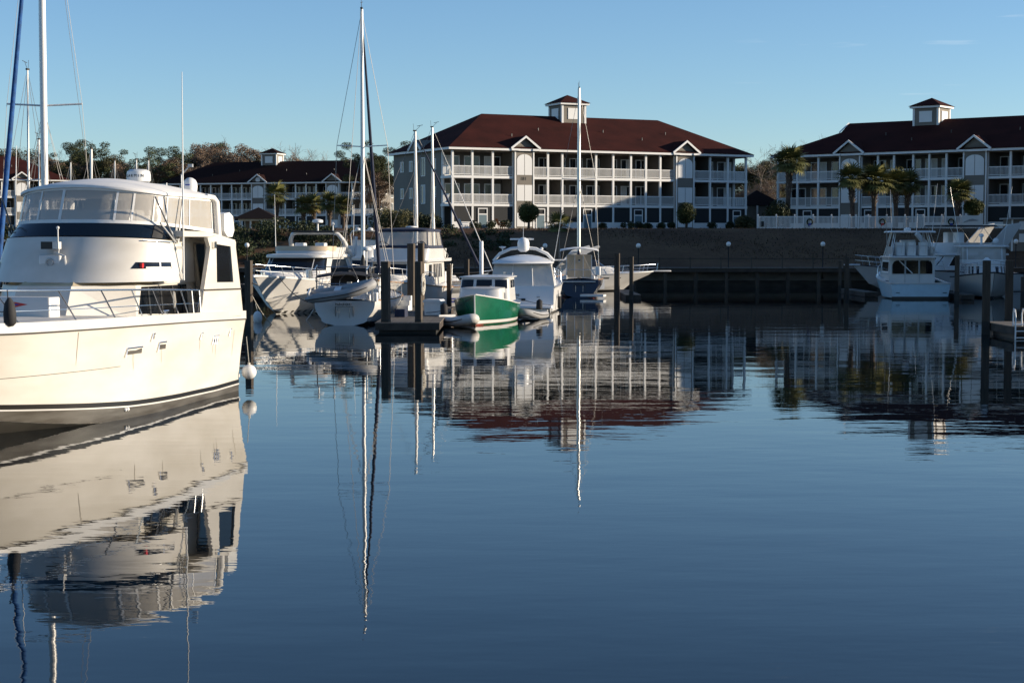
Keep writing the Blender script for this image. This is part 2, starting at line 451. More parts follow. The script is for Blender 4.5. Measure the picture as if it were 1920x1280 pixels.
def std_hull(L, B, fs, fb, rake=1.0, stern=.9, cz=0.05, rise=.5, ck=.88, draft=.6, bulge=0.0, m=.4, full=2.3, sheer_dip=0.0, n=24, round_=False, tr_rake=0.0, kstern=None):
    S, K, Q = [], [], []
    for i in range(9):
        t = i / 8
        y = stern + (1 - stern) * math.sin(PI / 2 * min(1, t / m)) if t < m else max(0.0, 1 - ((t - m) / (1 - m)) ** full)
        yb = max(.015, y * B / 2)
        z = fs + (fb - fs) * t ** 1.8 - sheer_dip * math.sin(PI * t)
        S.append((t * L + tr_rake * (1 - t) ** 6, yb, z))
        fl = 1 - max(0, (t - .35) / .65) ** 1.5 * .55
        Q.append((t * (L - rake * .8), max(.01, yb * ck * fl), cz + rise * max(0, t - .2) ** 2.2 * 1.4))
        kz = -draft + (draft + cz + rise * .7) * max(0, (t - .55) / .45) ** 2.5
        if kstern is not None: kz = max(kz, kstern - (draft + kstern) * min(1, t / .35) ** .8) if t < .35 else kz
        K.append((t * (L - rake), 0, kz))
    return Hull(S, Q, K, n=n, bulge=bulge, round_=round_)

# ------------------------------------------------------------------ boats: deckhouse
class House:
    def __init__(s, z0, z1, bot, top, sl0=0.0, sl1=0.0, bulge=0.0, arch=0.0):
        """bot/top: dict xa, xf, hw, nose, p, hwa - plan at the two heights; sl: rise per metre forward"""
        s.z0, s.z1, s.b, s.t, s.sl0, s.sl1, s.bulge, s.arch = z0, z1, bot, top, sl0, sl1, bulge, arch
    @staticmethod
    def plan(d, a):
        q = abs(a); sg = 1 if a >= 0 else -1
        nose, p, hw = d.get('nose', 1.0), d.get('p', 1.0), d['hw']; hwa = d.get('hwa', hw)
        if q < .5:
            th = q / .5 * PI / 2
            return d['xf'] - nose + nose * max(0.0, math.cos(th)) ** p, sg * hw * math.sin(th) ** p
        u = (q - .5) / .5; x0 = d['xf'] - nose
        return x0 + (d['xa'] - x0) * u, sg * (hw + (hwa - hw) * u)
    def P(s, a, t):
        x0, y0 = s.plan(s.b, a); x1, y1 = s.plan(s.t, a)
        za = s.z0 + s.sl0 * (x0 - s.b['xa']); zb = s.z1 + s.sl1 * (x1 - s.t['xa'])
        zb += s.arch * (1 - (y1 / s.t['hw']) ** 2)
        k = s.bulge * math.sin(PI * max(0, min(1, t)))
        p = Vector((x0 + (x1 - x0) * t, y0 + (y1 - y0) * t, za + (zb - za) * t))
        if k:
            c = Vector((s.b['xf'] - s.b.get('nose', 1), 0, p.z)); d = p - c; p = p + d.normalized() * k
        return p
    A = [-1, -.9, -.8, -.7, -.6] + [i / 40 for i in range(-20, 21)] + [.6, .7, .8, .9, 1]
    def walls(s, nt=1, aft=True):
        if s.bulge: nt = max(nt, 5)
        mb = MB(); mb.loft([[s.P(a, i / nt) for a in s.A] for i in range(nt + 1)])
        if aft:
            for i in range(nt): mb.quad(s.P(1, i / nt), s.P(-1, i / nt), s.P(-1, (i + 1) / nt), s.P(1, (i + 1) / nt))
        return mb
    def cap(s, over=.05, thick=.08, camber=.1, t=1.0, aft_over=None, front_over=None):
        ring = [s.P(a, t) for a in s.A]
        cx = (max(p.x for p in ring) + min(p.x for p in ring)) / 2; hx = (max(p.x for p in ring) - min(p.x for p in ring)) / 2
        hy = max(abs(p.y) for p in ring)
        def sc(k, dz, ov):
            out = []
            for p in ring:
                o = ov
                dx = p.x - cx
                ox = (aft_over if (aft_over is not None and dx < 0) else (front_over if (front_over is not None and dx > 0) else o)) if o else 0
                ar = lambda y: s.arch * (1 - min(1, abs(y) / s.t['hw']) ** 2)
                yy = p.y * (1 + o / hy) * k
                out.append((cx + dx * (1 + ox / hx) * k, yy, p.z + dz - ar(p.y) + ar(yy)))
            return out
        mb = MB()
        mb.loft([sc(1, 0, over), sc(1, thick * .7, over), sc(.985, thick, over)] + [sc(k, thick + camber * (1 - k * k), over) for k in (.9, .75, .5, .25, .05)], closed=True, cap=True)
        return mb
    def patch(s, a0, a1, t0, t1, off=.008, n=8, nt=2, k0=0.0, k1=0.0):
        """piece of the wall between perimeter positions a0..a1 and heights t0..t1; k0/k1 shift the top ends"""
        if s.bulge: nt = 6
        mb = MB(); rr = []
        for j in range(nt + 1):
            v = j / nt; t = t0 + (t1 - t0) * v; row = []
            for i in range(n + 1):
                u = i / n; a = (a0 + k0 * v) * (1 - u) + (a1 + k1 * v) * u
                e = .004; p = s.P(a, t); pa = s.P(min(1, a + e), t) - s.P(max(-1, a - e), t); pt = s.P(a, t + e) - s.P(a, t - e)
                nn = pt.cross(pa)
                if nn.length < 1e-12: nn = Vector((1, 0, 0))
                nn.normalize()
                if nn.dot(Vector((p.x - (s.b['xf'] - s.b.get('nose', 1) - .5), p.y, 0))) < 0: nn = -nn
                row.append(p + nn * off)
            rr.append(row)
        mb.loft(rr); return mb
    def line(s, a0, a1, t, off=.01, n=16):
        return [s.patch(a0, a1, t, t + .001, off, n, 1).v[i] for i in range(n + 1)]
def window(h, parent, a0, a1, t0, t1, m='glass_dark', fr='trim', k0=0.0, k1=0.0, f=.012, ft=.05, n=8, off=.01):
    """a window: frame standing proud of the wall with the pane on it"""
    w = None
    if fr: w = h.patch(a0 - f if a0 < a1 else a0 + f, a1 + f if a0 < a1 else a1 - f, t0 - ft, t1 + ft, off * .5, n, 2, k0, k1).build('window', fr, parent, 40)
    return h.patch(a0, a1, t0, t1, off, n, 2, k0, k1).build('pane' if fr else 'window', m, w or parent, 40)
def af(h, f, top=False):
    """perimeter position on the nose of a house where the half width is the fraction f"""
    p = (h.t if top else h.b).get('p', 1.0)
    return math.copysign(math.asin(abs(f) ** (1 / p)) / (PI / 2) * .5, f)
def boat(name, label, cat, pos, head, group='boats moored in the marina'):
    return thing(name, label, cat, pos, -R(90 + head), group)
def rail_line(h, x0, x1, side, height, inset=.1, n=10, dz=0.0):
    return [h.edge(x0 + (x1 - x0) * i / n, inset, height + dz, side) for i in range(n + 1)]
def bow_rail(h, parent, x0, x1, height=.6, r=.016, posts=6, lean=.0, mid=True, inset=.08, base=.02, m='steel'):
    """pulpit rail round the bow from x0 to x1 on both sides"""
    mb = MB()
    P = rail_line(h, x0, x1, 1, height, inset, 14); S = rail_line(h, x0, x1, -1, height, inset, 14)
    mb.tube(P + S[::-1], r, 6)
    if mid:
        P = rail_line(h, x0, x1, 1, height * .5, inset, 14); S = rail_line(h, x0, x1, -1, height * .5, inset, 14)
        mb.tube(P + S[::-1], r * .6, 5)
    o = mb.build('railing', m, parent, 60)
    for k in range(posts):
        x = x0 + (x1 - x0) * (k + .02) / posts
        for sd in (1, -1):
            MB().tube([h.edge(x - lean, inset, base, sd), h.edge(x, inset, height, sd)], r * .9, 6).build('stanchion', m, o, 60)
    return o

# ------------------------------------------------------------------ setting: water, bank, ground, seawall
SHORE = 139.0
def structure(name, mb, m, smooth=None):
    o = mb.build(name, m, None, smooth); o['kind'] = 'structure'; return o
structure('water', MB().quad((-700, -60, 0), (700, -60, 0), (700, SHORE + 3.4, 0), (-700, SHORE + 3.4, 0)), 'water')
structure('harbour_bed', MB().quad((-700, -60, -4), (700, -60, -4), (700, SHORE + 5, -4), (-700, SHORE + 5, -4)), 'pile_wet')
def bank_profile():
    rows = []
    prof = [(SHORE + 3.3, -4.2), (SHORE + 3.35, 1.55), (SHORE + 5.5, 1.75), (SHORE + 9, 2.5), (SHORE + 14, 3.6), (SHORE + 19, 4.55), (SHORE + 22, 4.9), (SHORE + 25, 5.0)]
    nx = 150
    mb = MB(); rings = []
    for i, (y, z) in enumerate(prof):
        row = []
        for j in range(nx + 1):
            x = -330 + 660 * j / nx
            w = .25 * math.sin(x * .13 + i) + .15 * math.sin(x * .41 + 2 * i)
            row.append((x, y + (w if 1 < i < 7 else 0), z + (.10 * math.sin(x * .23 + i * 1.7) if 1 < i < 7 else 0)))
        rings.append(row)
    mb.loft(rings); return mb
structure('bank', bank_profile(), 'bank', 60)
structure('east_bank', MB().box(43.5, 58, -4, 400, SHORE + 3.2, 1.5), 'lawn')
structure('ground', MB().quad((-4000, SHORE + 24.9, 4.99), (4000, SHORE + 24.9, 4.99), (4000, 6000, 4.99), (-4000, 6000, 4.99)), 'lawn')

# dry grass on the bank: tufts too many to count
def tufts(name, n, area, seed, m, zf, h=(.15, .4)):
    g = np.random.RandomState(seed)
    x = g.uniform(area[0], area[1], n); y = g.uniform(area[2], area[3], n)
    V = np.zeros((n, 3, 3)); a = g.uniform(0, 2 * PI, n); w = g.uniform(.02, .06, n); hh = g.uniform(h[0], h[1], n)
    z = np.array([zf(q) for q in y]) - .05
    V[:, 0] = np.stack([x - w * np.cos(a), y - w * np.sin(a), z], 1); V[:, 1] = np.stack([x + w * np.cos(a), y + w * np.sin(a), z], 1)
    V[:, 2] = np.stack([x + g.normal(0, .1, n), y + g.normal(0, .1, n), z + hh], 1)
    return tri_object(name, V, m)
def tri_mesh(name, V, m):
    V = np.asarray(V, np.float32); n = len(V)
    me = bpy.data.meshes.new(name)
    me.vertices.add(n * 3); me.vertices.foreach_set('co', V.reshape(-1))
    me.loops.add(n * 3); me.loops.foreach_set('vertex_index', np.arange(n * 3, dtype=np.int32))
    me.polygons.add(n); me.polygons.foreach_set('loop_start', np.arange(0, n * 3, 3, dtype=np.int32))
    me.materials.append(M[m]); me.update(calc_edges=True); return me
def tri_object(name, V, m, parent=None):
    return link(name, tri_mesh(name, V, m), parent)
def bank_z(y): return float(np.interp(y, [SHORE + 3.3, SHORE + 5.5, SHORE + 9, SHORE + 14, SHORE + 19, SHORE + 22, SHORE + 25], [1.6, 1.75, 2.5, 3.6, 4.55, 4.9, 5.0]))
g_ = tufts('dry_grass', 26000, (-30, 60, SHORE + 5.5, SHORE + 26), 3, 'palm_dry', bank_z, (.06, .2)); g_['kind'] = 'stuff'
M['dry_grass'] = leaf_mat('dry_grass', (.05, .034, .022), (.10, .068, .04)); g_.data.materials[0] = M['dry_grass']

# seawall with its boardwalk, piles and rail posts
sw = thing('seawall', 'long low timber and concrete seawall with a boardwalk below the grass bank', 'seawall', (0, SHORE, 0))
X0, X1 = -75, 90
MB().box(X0, 3.0, -4, X1, 3.3, 1.62).build('wall', 'bulkhead', sw)
MB().box(X0, 0.0, 1.30, X1, .18, 1.58).build('edge_beam', 'beam', sw)
for i in range(34):
    x = -20 + 2.5 * i
    MB().box(x - .14, .2, -4, x + .14, .48, 1.3).build('pile', 'pile', sw)
k = 0
me = MB().box(-1.24, -.05, 1.58, 1.24, 3.0, 1.64).mesh('deck_board', 'plank')
for i in range(66): link('deck_board', me, sw, (X0 + 1.25 + 2.5 * i, 0, 0))
me = MB().box(-.05, -.02, 1.64, .05, .08, 2.5).box(-.02, 0, 2.42, .02, .06, 2.46).mesh('rail_post', 'pile')
for i in range(30): link('rail_post', me, sw, (-8 + 2.5 * i, 0, 0))
MB().box(-8, .01, 2.36, 64.5, .05, 2.42).build('handrail', 'beam', sw)
MB().box(-8, 2.97, .55, 64.5, 3.0, 1.25).build('wale', 'concrete', sw)

# globe lamps on the seawall
def globe_lamp():
    t = thing('street_lamp', '', 'lamp', (0, 0, 0))
    MB().lathe((0, 0, 0), [(.09, 0), (.09, .12), (.045, .2), (.04, 2.55), (.075, 2.6), (.075, 2.68)], 10).build('post', 'canvas_black', t, 40)
    MB().sphere((0, 0, 2.87), .2, 14, 8).build('globe', 'lamp', t, 60)
    return t
lamp0 = None
for px, py, lab in ((1197, 460, 'globe lamp post behind the bow of the lit white cruiser on the far seawall'),
                    (1366, 457, 'globe lamp post alone in the middle of the empty shaded seawall'),
                    (1543, 457, 'globe lamp post on the seawall left of the shaded sport fishing boats'),
                    (1022, 460, 'globe lamp post seen above the roof of the white hardtop cruiser'),
                    (1905, 452, 'globe lamp post at the right edge behind the pilothouse boat'),
                    (463, 459, 'globe lamp post on the far bank just right of the near yacht')):
    p = at_y(px, py, SHORE + 2.2)
    t = globe_lamp() if lamp0 is None else copy_tree(lamp0)
    lamp0 = lamp0 or t
    t.location = (p.x, SHORE + 2.2, p.z - 2.9); tag(t, lab, 'lamp', 'globe lamps along the seawall')
    if p.z - 2.9 > 1.7:
        t.location.z = 1.64

# ------------------------------------------------------------------ apartment buildings
F1, F2, F3, EAVE = 0.0, 2.62, 5.50, 8.15      # floors above the ground, eave
def px_to_s(o, phi, px, back=0.0):
    k = (px - 960) / F_PX
    o = (o[0] - math.sin(phi) * back, o[1] + math.cos(phi) * back)
    return (k * o[1] - o[0]) / (math.cos(phi) - math.sin(phi) * k)
def apartment(label, o, phi, zb, L, cols, towers, cup_s, D=15.0, gablet=False, end_left=True, seed=1, arch=True, number=None, roof_h=4.3, group='three storey apartment buildings', depth_rec=2.6, round_gable=None, roof_m='roof'):
    """facade along local x, depth along y; cols are column positions, towers pairs of them"""
    g = random.Random(seed)
    t = thing('apartment_building', label, 'building', (o[0], o[1], zb), phi, group)
    RC = depth_rec
    # core with the recessed back wall of the balconies
    MB().box(0, RC, -.3, L, D, EAVE).build('wall', 'siding', t)
    for z0, z1 in ((.03, F2 - .24), (F2 + .02, F3 - .24), (F3 + .02, EAVE - .12)): MB().box(.02, RC - .03, z0, L - .02, RC - .001, z1).build('porch_wall_shade', 'porch_wall_shade', t)
    # floors / balcony slabs
    for z in (F2, F3):
        MB().box(-.05, -.06, z - .24, L + .05, RC - .003, z + .02).build('balcony_slab', 'trim', t)
    MB().box(0, .05, -.3, L, RC - .003, .03).build('porch_slab', 'concrete', t)
    MB().box(-.02, .12, EAVE - .12, L + .02, RC - .003, EAVE - .03).build('soffit', 'soffit', t)
    # columns
    me = MB().box(-.11, -.11, 0, .11, .11, EAVE - .1).mesh('column', 'trim')
    for c in cols: link('column', me, t, (c, .06, 0))
    for c in (0.12, L - .12): link('column', me, t, (c, RC - .2, 0))
    inT = lambda a, b: any(x0 - .25 <= a and b <= x1 + .25 for x0, x1 in towers)
    rail_cache = {}
    def rail(w):
        w = round(w, 1)
        if w not in rail_cache:
            a = MB().box(-w / 2, -.03, .92, w / 2, .03, 1.0).box(-w / 2, -.025, .08, w / 2, .025, .15)
            b = MB(); n = max(2, int(w / .13))
            for i in range(n):
                x = -w / 2 + (i + .5) * w / n; b.box(x - .022, -.018, .15, x + .022, .018, .92)
            rail_cache[w] = (a.mesh('railing', 'trim'), b.mesh('balusters', 'trim'))
        return rail_cache[w]
    wc = {}
    def opening(kind, w, h):
        key = (kind, round(w, 1), round(h, 1))
        if key not in wc:
            fr = MB()
            for x0, x1, z0, z1 in ((-w / 2, w / 2, h - .09, h), (-w / 2, w / 2, 0, .09), (-w / 2, -w / 2 + .09, .09, h - .09), (w / 2 - .09, w / 2, .09, h - .09), (-.045, .045, .09, h - .09)):
                fr.box(x0, -.06, z0, x1, 0, z1)
            pa = MB().box(-w / 2 + .09, -.03, .09, -.045, -.004, h - .09)
            pb = MB().box(.045, -.03, .09, w / 2 - .09, -.004, h - .09)
            cu = g.random() < .5
            wc[key] = (fr.mesh('window', 'trim'), pa.mesh('pane', 'curtain' if cu else 'win'), pb.mesh('pane', 'win'), pa.mesh('pane', 'win'), pb.mesh('pane', 'curtain'))
        return wc[key]
    def put_window(x, y, z, w, h, rz=0.0, nm='window'):
        k = opening(nm, w, h); f = link(nm, k[0], t, (x, y, z), (0, 0, rz)); a = g.random()
        link('pane', k[1] if a < .42 else k[3], f); link('pane', k[2] if a < .78 else k[4], f)
    bays = [(a, b) for a, b in zip(cols[:-1], cols[1:])]
    for bi, (a, b) in enumerate(bays):
        if inT(a, b) or b - a < .5: continue
        w = b - a - .22; c = (a + b) / 2
        for z in (F2, F3):
            r, bl = rail(w)
            q = link('railing', r, t, (c, .0, z + .02)); e = link('balusters', bl, q); e['kind'] = 'stuff'
            put_window(c, RC - .034, z + .06, round(w * .84, 1), 2.1, nm='sliding_door')
        # party walls between flats
        if bi % 3 == 2: MB().box(b - .05, .17, F2 + .03, b + .05, RC - .034, F3 - .25).box(b - .05, .17, F3 + .03, b + .05, RC - .034, EAVE - .13).build('party_wall', 'porch_wall_shade', t)
        # screened porch on the ground floor
        MB().box(a + .11, .02, 0.78, b - .11, .06, F2 - .25).build('insect_screen', 'screen', t)
        MB().box(a + .11, -.02, .70, b - .11, .08, .78).build('sill', 'trim', t)
        MB().box(a + .11, .0, .05, b - .11, .05, .70).build('kick_panel', 'trim', t)
        if bi % 3 == 1 or len(bays) < 4:
            d = MB()
            for x0, x1, z0, z1 in ((c - .55, c - .45, .03, 2.2), (c + .45, c + .55, .03, 2.2), (c - .45, c + .45, 2.1, 2.2), (c - .45, c + .45, 1.5, 1.62)): d.box(x0, -.06, z0, x1, -.022, z1)
            f = d.build('screen_door', 'trim', t)
            MB().box(c - .45, -.05, .05, c + .45, -.03, 1.5).build('door_panel', 'door', f)
    # fascia and gutter
    ov = .55
    fas = MB()
    for x0, y0, x1, y1 in ((-ov, -ov, L + ov, -ov + .12), (-ov, D + ov - .12, L + ov, D + ov), (-ov, -ov + .12, -ov + .12, D + ov - .12), (L + ov - .12, -ov + .12, L + ov, D + ov - .12)):
        fas.box(x0, y0, EAVE - .02, x1, y1, EAVE + .22)
    fas.build('fascia', 'trim', t)
    MB().box(-ov + .12, -ov + .12, EAVE + .0, L + ov - .12, D + ov - .12, EAVE + .05).build('eave_soffit', 'trim', t)
    # roof
    e0, e1, f0, f1 = -ov - .06, L + ov + .06, -ov - .06, D + ov + .06
    zr = EAVE + .22; half = (f1 - f0) / 2; ym = D / 2; H = roof_h
    rb = MB()
    if not gablet:
        A, B = (e0 + half * .95, ym, zr + H), (e1 - half * .95, ym, zr + H)
        P = [(e0, f0, zr), (e1, f0, zr), (e1, f1, zr), (e0, f1, zr), A, B]
        rb.add(P, [(0, 1, 5, 4), (1, 2, 5), (2, 3, 4, 5), (3, 0, 4), (0, 3, 2, 1)])
    else:
        q = .70; g0 = e0 + half * q * 1.05; g1 = e1 - half * q * 1.05; zq = zr + H * q
        yA, yB = f0 + half * q, f1 - half * q
        P = [(e0, f0, zr), (e1, f0, zr), (e1, f1, zr), (e0, f1, zr), (g0, yA, zq), (g0, yB, zq), (g1, yA, zq), (g1, yB, zq), (g0 - .3, ym, zr + H), (g1 + .3, ym, zr + H)]
        rb.add(P, [(0, 1, 6, 9, 8, 4), (2, 3, 5, 8, 9, 7), (3, 0, 4, 5), (1, 2, 7, 6), (0, 3, 2, 1)])
        for gx, sg in ((g0, -1), (g1, 1)):
            MB().add([(gx + .02 * sg, yA + .1, zq), (gx + .02 * sg, yB - .1, zq), (gx + .02 * sg, ym, zr + H - .12)], [(0, 1, 2)]).build('gable_panel', 'trim', t)
            bb = MB()
            for ya in (yA, yB): bb.tube([(gx + .22 * sg, ya, zq + .02), (gx + .3 * sg, ym, zr + H + .03)], .09, 4)
            bb.build('barge_board', 'trim', t)
    rb.build('roof', roof_m, t)
    slope = H / half
    for i in range(6):
        x = L * (.22 + .11 * i); y = 2.2 + (i % 2) * 1.6
        MB().lathe((x, y, zr + (y - f0) * slope - .1), [(.05, 0), (.05, .36), (.06, .4)], 8).build('vent_pipe', 'hull_grey', t)
    # projecting towers with a small gable
    for ti, (x0, x1) in enumerate(towers):
        yo = -.25; c = (x0 + x1) / 2; w = x1 - x0
        tw = MB().box(x0 + .02, yo, -.05, x1 - .02, RC - .1, EAVE + .5).build('stair_tower', 'siding', t)
        gh = w * .42
        for sx in (x0 - .02, x1 - .14): MB().box(sx, yo - .05, 0, sx + .16, yo - .003, EAVE + .15).build('corner_board', 'trim', tw)
        zg = EAVE + .42
        MB().add([(x0, yo - .0, zg), (x1, yo, zg), (c, yo, zg + gh), (x0, 6.0, zg), (x1, 6.0, zg), (c, 6.0, zg + gh)], [(0, 1, 2), (3, 5, 4)]).build('gable_wall', 'siding', tw)
        MB().prism([(x0 - .55, zg - .12), (c, zg + gh + .16), (x1 + .55, zg - .12), (x1 + .5, zg - .24), (c, zg + gh + .02), (x0 - .5, zg - .24)], 'y', yo - .3, 6.2).build('gable_roof', roof_m, tw)
        bb = MB()
        for s_ in (-1, 1):
            bb.prism([(c, zg + gh + .2), (c + s_ * (w / 2 + .62), zg - .1), (c + s_ * (w / 2 + .55), zg - .32), (c, zg + gh - .03)], 'y', yo - .42, yo - .31)
            bb.box(c + s_ * (w / 2 + .1) - .42, yo - .4, zg - .42, c + s_ * (w / 2 + .1) + .42, yo - .02, zg - .22)
        bb.build('barge_board', 'trim', tw)
        if round_gable == ti:
            MB().loft([[(c + .45 * math.cos(2 * PI * k / 16), yo - .06 + d, zg + .28 + .45 * math.sin(2 * PI * k / 16)) for k in range(16)] for d in (0, .05)], closed=True, cap=True).build('round_window', 'trim', tw)
        pw = w * .78
        def shutter(z0, z1, ar):
            for s_ in (-1, 1):
                pts = [(c + s_ * .03, z0), (c + s_ * pw / 2, z0), (c + s_ * pw / 2, z1 if not ar else z1 - .6)]
                if ar:
                    for k in range(1, 6): pts.append((c + s_ * pw / 2 * math.cos(PI / 2 * k / 5) + s_ * .03 * (k == 5), z1 - .6 + .6 * math.sin(PI / 2 * k / 5)))
                else: pts.append((c + s_ * .03, z1))
                MB().prism(pts if s_ > 0 else pts[::-1], 'y', yo - .05, yo - .004).build('shutter', 'trim', tw)
        shutter(F3 + .15, F3 + 2.3, True); shutter(F2 + .35, F2 + 2.0, False); shutter(.3, 1.7, False)
        if number and ti == 0:
            text_part(number, .5, 'building_number', 'black', tw, (c - .05 * w, yo - .02, F3 - .25), (PI / 2, 0, 0))
    # cupola
    cw = 1.5
    zc = zr + H
    cu = MB().box(cup_s - cw, ym - cw, zc - 1.1, cup_s + cw, ym + cw, zc + 1.35).build('cupola', 'siding', t)
    for a in range(4):
        ca, sa = math.cos(a * PI / 2), math.sin(a * PI / 2)
        def W(u, d, z): return (cup_s + ca * u + sa * d, ym + sa * u - ca * d, z)
        def slab(nm, u0, u1, z0, z1, d, m):
            mb = MB(); mb.loft([[W(u0, dd, z0), W(u1, dd, z0), W(u1, dd, z1), W(u0, dd, z1)] for dd in (cw + .003, cw + d)], closed=True, cap=True); mb.build(nm, m, cu)
        slab('corner_board', -cw - .04, -cw + .2, zc - 1.1, zc + 1.2, .045, 'trim'); slab('corner_board', cw - .2, cw + .04, zc - 1.1, zc + 1.2, .04, 'trim')
        slab('base_board', -cw + .2, cw - .2, zc - 1.1, zc - .85, .04, 'trim')
        slab('louvre_panel', -.75, .75, zc - .35, zc + .85, .06, 'trim')
    MB().box(cup_s - cw - .3, ym - cw - .3, zc + 1.2, cup_s + cw + .3, ym + cw + .3, zc + 1.42).build('cornice', 'trim', cu)
    e = cw + .42
    MB().add([(cup_s - e, ym - e, zc + 1.42), (cup_s + e, ym - e, zc + 1.42), (cup_s + e, ym + e, zc + 1.42), (cup_s - e, ym + e, zc + 1.42), (cup_s, ym, zc + 2.4)], [(0, 1, 4), (1, 2, 4), (2, 3, 4), (3, 0, 4), (0, 3, 2, 1)]).build('cupola_roof', roof_m, cu)
    # end walls
    for ex, rz in (((-.004), -PI / 2), (L + .004, PI / 2)):
        for z in (F2 + .7, F3 + .7):
            for y in (4.2, 7.0, 10.2, 12.6):
                put_window(ex, y, z + (0 if y != 7.0 else -.6), .9 if y != 7.0 else 1.1, 1.15 if y != 7.0 else 2.0, rz)
        MB().box(min(ex, ex * 1.0) - .03, 3.1, -.2, ex + .03, 3.3, EAVE).build('corner_board', 'trim', t) if False else None
    for y0 in (0.0,):
        for ex in (0, L):
            for z in (F2, F3):
                r, bl = rail(1.6)
                q = link('railing', r, t, (ex, RC / 2 + .05, z + .02), (0, 0, PI / 2)); e_ = link('balusters', bl, q); e_['kind'] = 'stuff'
    # gable over the end wall
    for ex, sg in ((0, -1), (L, 1)):
        bb = MB()
        for s_ in (-1, 1): bb.prism([(8.0, EAVE + 1.55), (8.0 + s_ * 1.7, EAVE + .35), (8.0 + s_ * 1.6, EAVE + .1), (8.0, EAVE + 1.25)], 'x', ex + sg * .66, ex + sg * .58)
        bb.build('barge_board', 'trim', t)
        MB().prism([(6.5, EAVE + .15), (8.0, EAVE + 1.35), (9.5, EAVE + .15)], 'x', ex + sg * .56, ex - sg * 2.0).build('gable_wall', 'siding', t)
    return t
ZB = 5.0
# middle building, facade from (-6.17,175) turning away to the right
MO, MPHI = (-6.17, 175.0), math.atan2(16.6, 32.4)
mc = [px_to_s(MO, MPHI, p) for p in (847, 886, 924, 963, 999, 1027, 1054, 1085, 1117, 1149, 1182, 1210, 1237, 1264, 1298, 1330, 1363, 1397)]
mc[0] = .12; ML = mc[-1] + .12
apartment('middle apartment building with the big sunlit red roof and two gabled stair towers', MO, MPHI, ZB, ML, mc, [(mc[3], mc[4]), (mc[13], mc[14])], px_to_s(MO, MPHI, 1063, 7.5), seed=3, number='181', roof_h=4.1)
# right building, in the shade, facade coming closer to the right
RO, RPHI = (30.0, 194.0), math.atan2(-18.0, 22.7)
rc = [px_to_s(RO, RPHI, p) for p in (1455, 1493, 1532, 1573, 1612, 1643, 1673, 1709, 1739, 1771, 1804, 1848, 1891, 1935)]
rc[0] = .12; rc += [rc[-1] + 2.4, rc[-1] + 4.8]; RL = rc[-1] + .12
apartment('dark roofed shaded apartment building at the right behind the palms and the white pool fence', RO, RPHI, ZB, RL, rc, [(rc[3], rc[4]), (rc[10], rc[11])], px_to_s(RO, RPHI, 1742, 7.5), seed=5, gablet=True, roof_h=3.85)
# left building, far away, seen square on
LO, LPHI = (-63.9, 311.9), R(-18)
lc = [.12] + [px_to_s(LO, LPHI, p) for p in (322, 340, 359, 378, 397, 417, 436, 455, 474, 499, 517, 536, 555.5, 575, 594, 613, 638, 661, 685, 706)]
LL = lc[-1] + .12
apartment('distant shaded apartment building behind the near yacht with a round window in its gable', LO, LPHI, ZB + .75, LL, lc, [(lc[9], lc[10]), (lc[16], lc[17])], px_to_s(LO, LPHI, 513, 7.5), seed=8, round_gable=0, roof_h=4.1, roof_m='roof_shade')
# far left building with the sunlit roof
AO, APHI = (-107.0, 272.0), R(27)
ac = [.12 + 2.1 * i for i in range(18)]
apartment('sunlit red roofed apartment building at the left edge behind the masts', AO, APHI, ZB + .6, ac[-1] + .12, ac, [(ac[4], ac[5]), (ac[13], ac[14])], 18.0, seed=9, roof_h=4.1)

# unseen buildings added at the right to throw the long shadow over the basin
def shadow_caster(label, x, y, rz, w, d, hgt, zb=4.9, roof_h=4.0, name='apartment_building'):
    t = thing(name, label, 'building', (x, y, zb), rz)
    MB().box(0, 0, -.2, w, d, hgt).build('wall', 'siding', t)
    hw = d / 2
    MB().add([(-.6, -.6, hgt), (w + .6, -.6, hgt), (w + .6, d + .6, hgt), (-.6, d + .6, hgt), (hw, hw, hgt + roof_h), (w - hw, hw, hgt + roof_h)], [(0, 1, 5, 4), (1, 2, 5), (2, 3, 4, 5), (3, 0, 4), (0, 3, 2, 1)]).build('roof', 'roof', t)
    for s in range(3):
        for i in range(int(w / 3)):
            f = MB().box(1 + i * 3, -.05, .6 + s * 2.8, 2.4 + i * 3, 0.004, 2.3 + s * 2.8).build('window', 'trim', t)
            MB().box(1.12 + i * 3, -.07, .72 + s * 2.8, 2.28 + i * 3, -.052, 2.18 + s * 2.8).build('pane', 'win', f)
    return t

shadow_caster('long unseen two storey building added on the east bank to shade the right boats', 47.5, 130.5, R(-90), 31, 12, 6.2, 2.0, 2.2, 'shadow_building')
shadow_caster('unseen three storey building added on the east bank to shade the slope', 51, 164.5, R(-90), 24.5, 14, 9.5, 4.9, 4.0)  # unseen block added to put the bank in shade

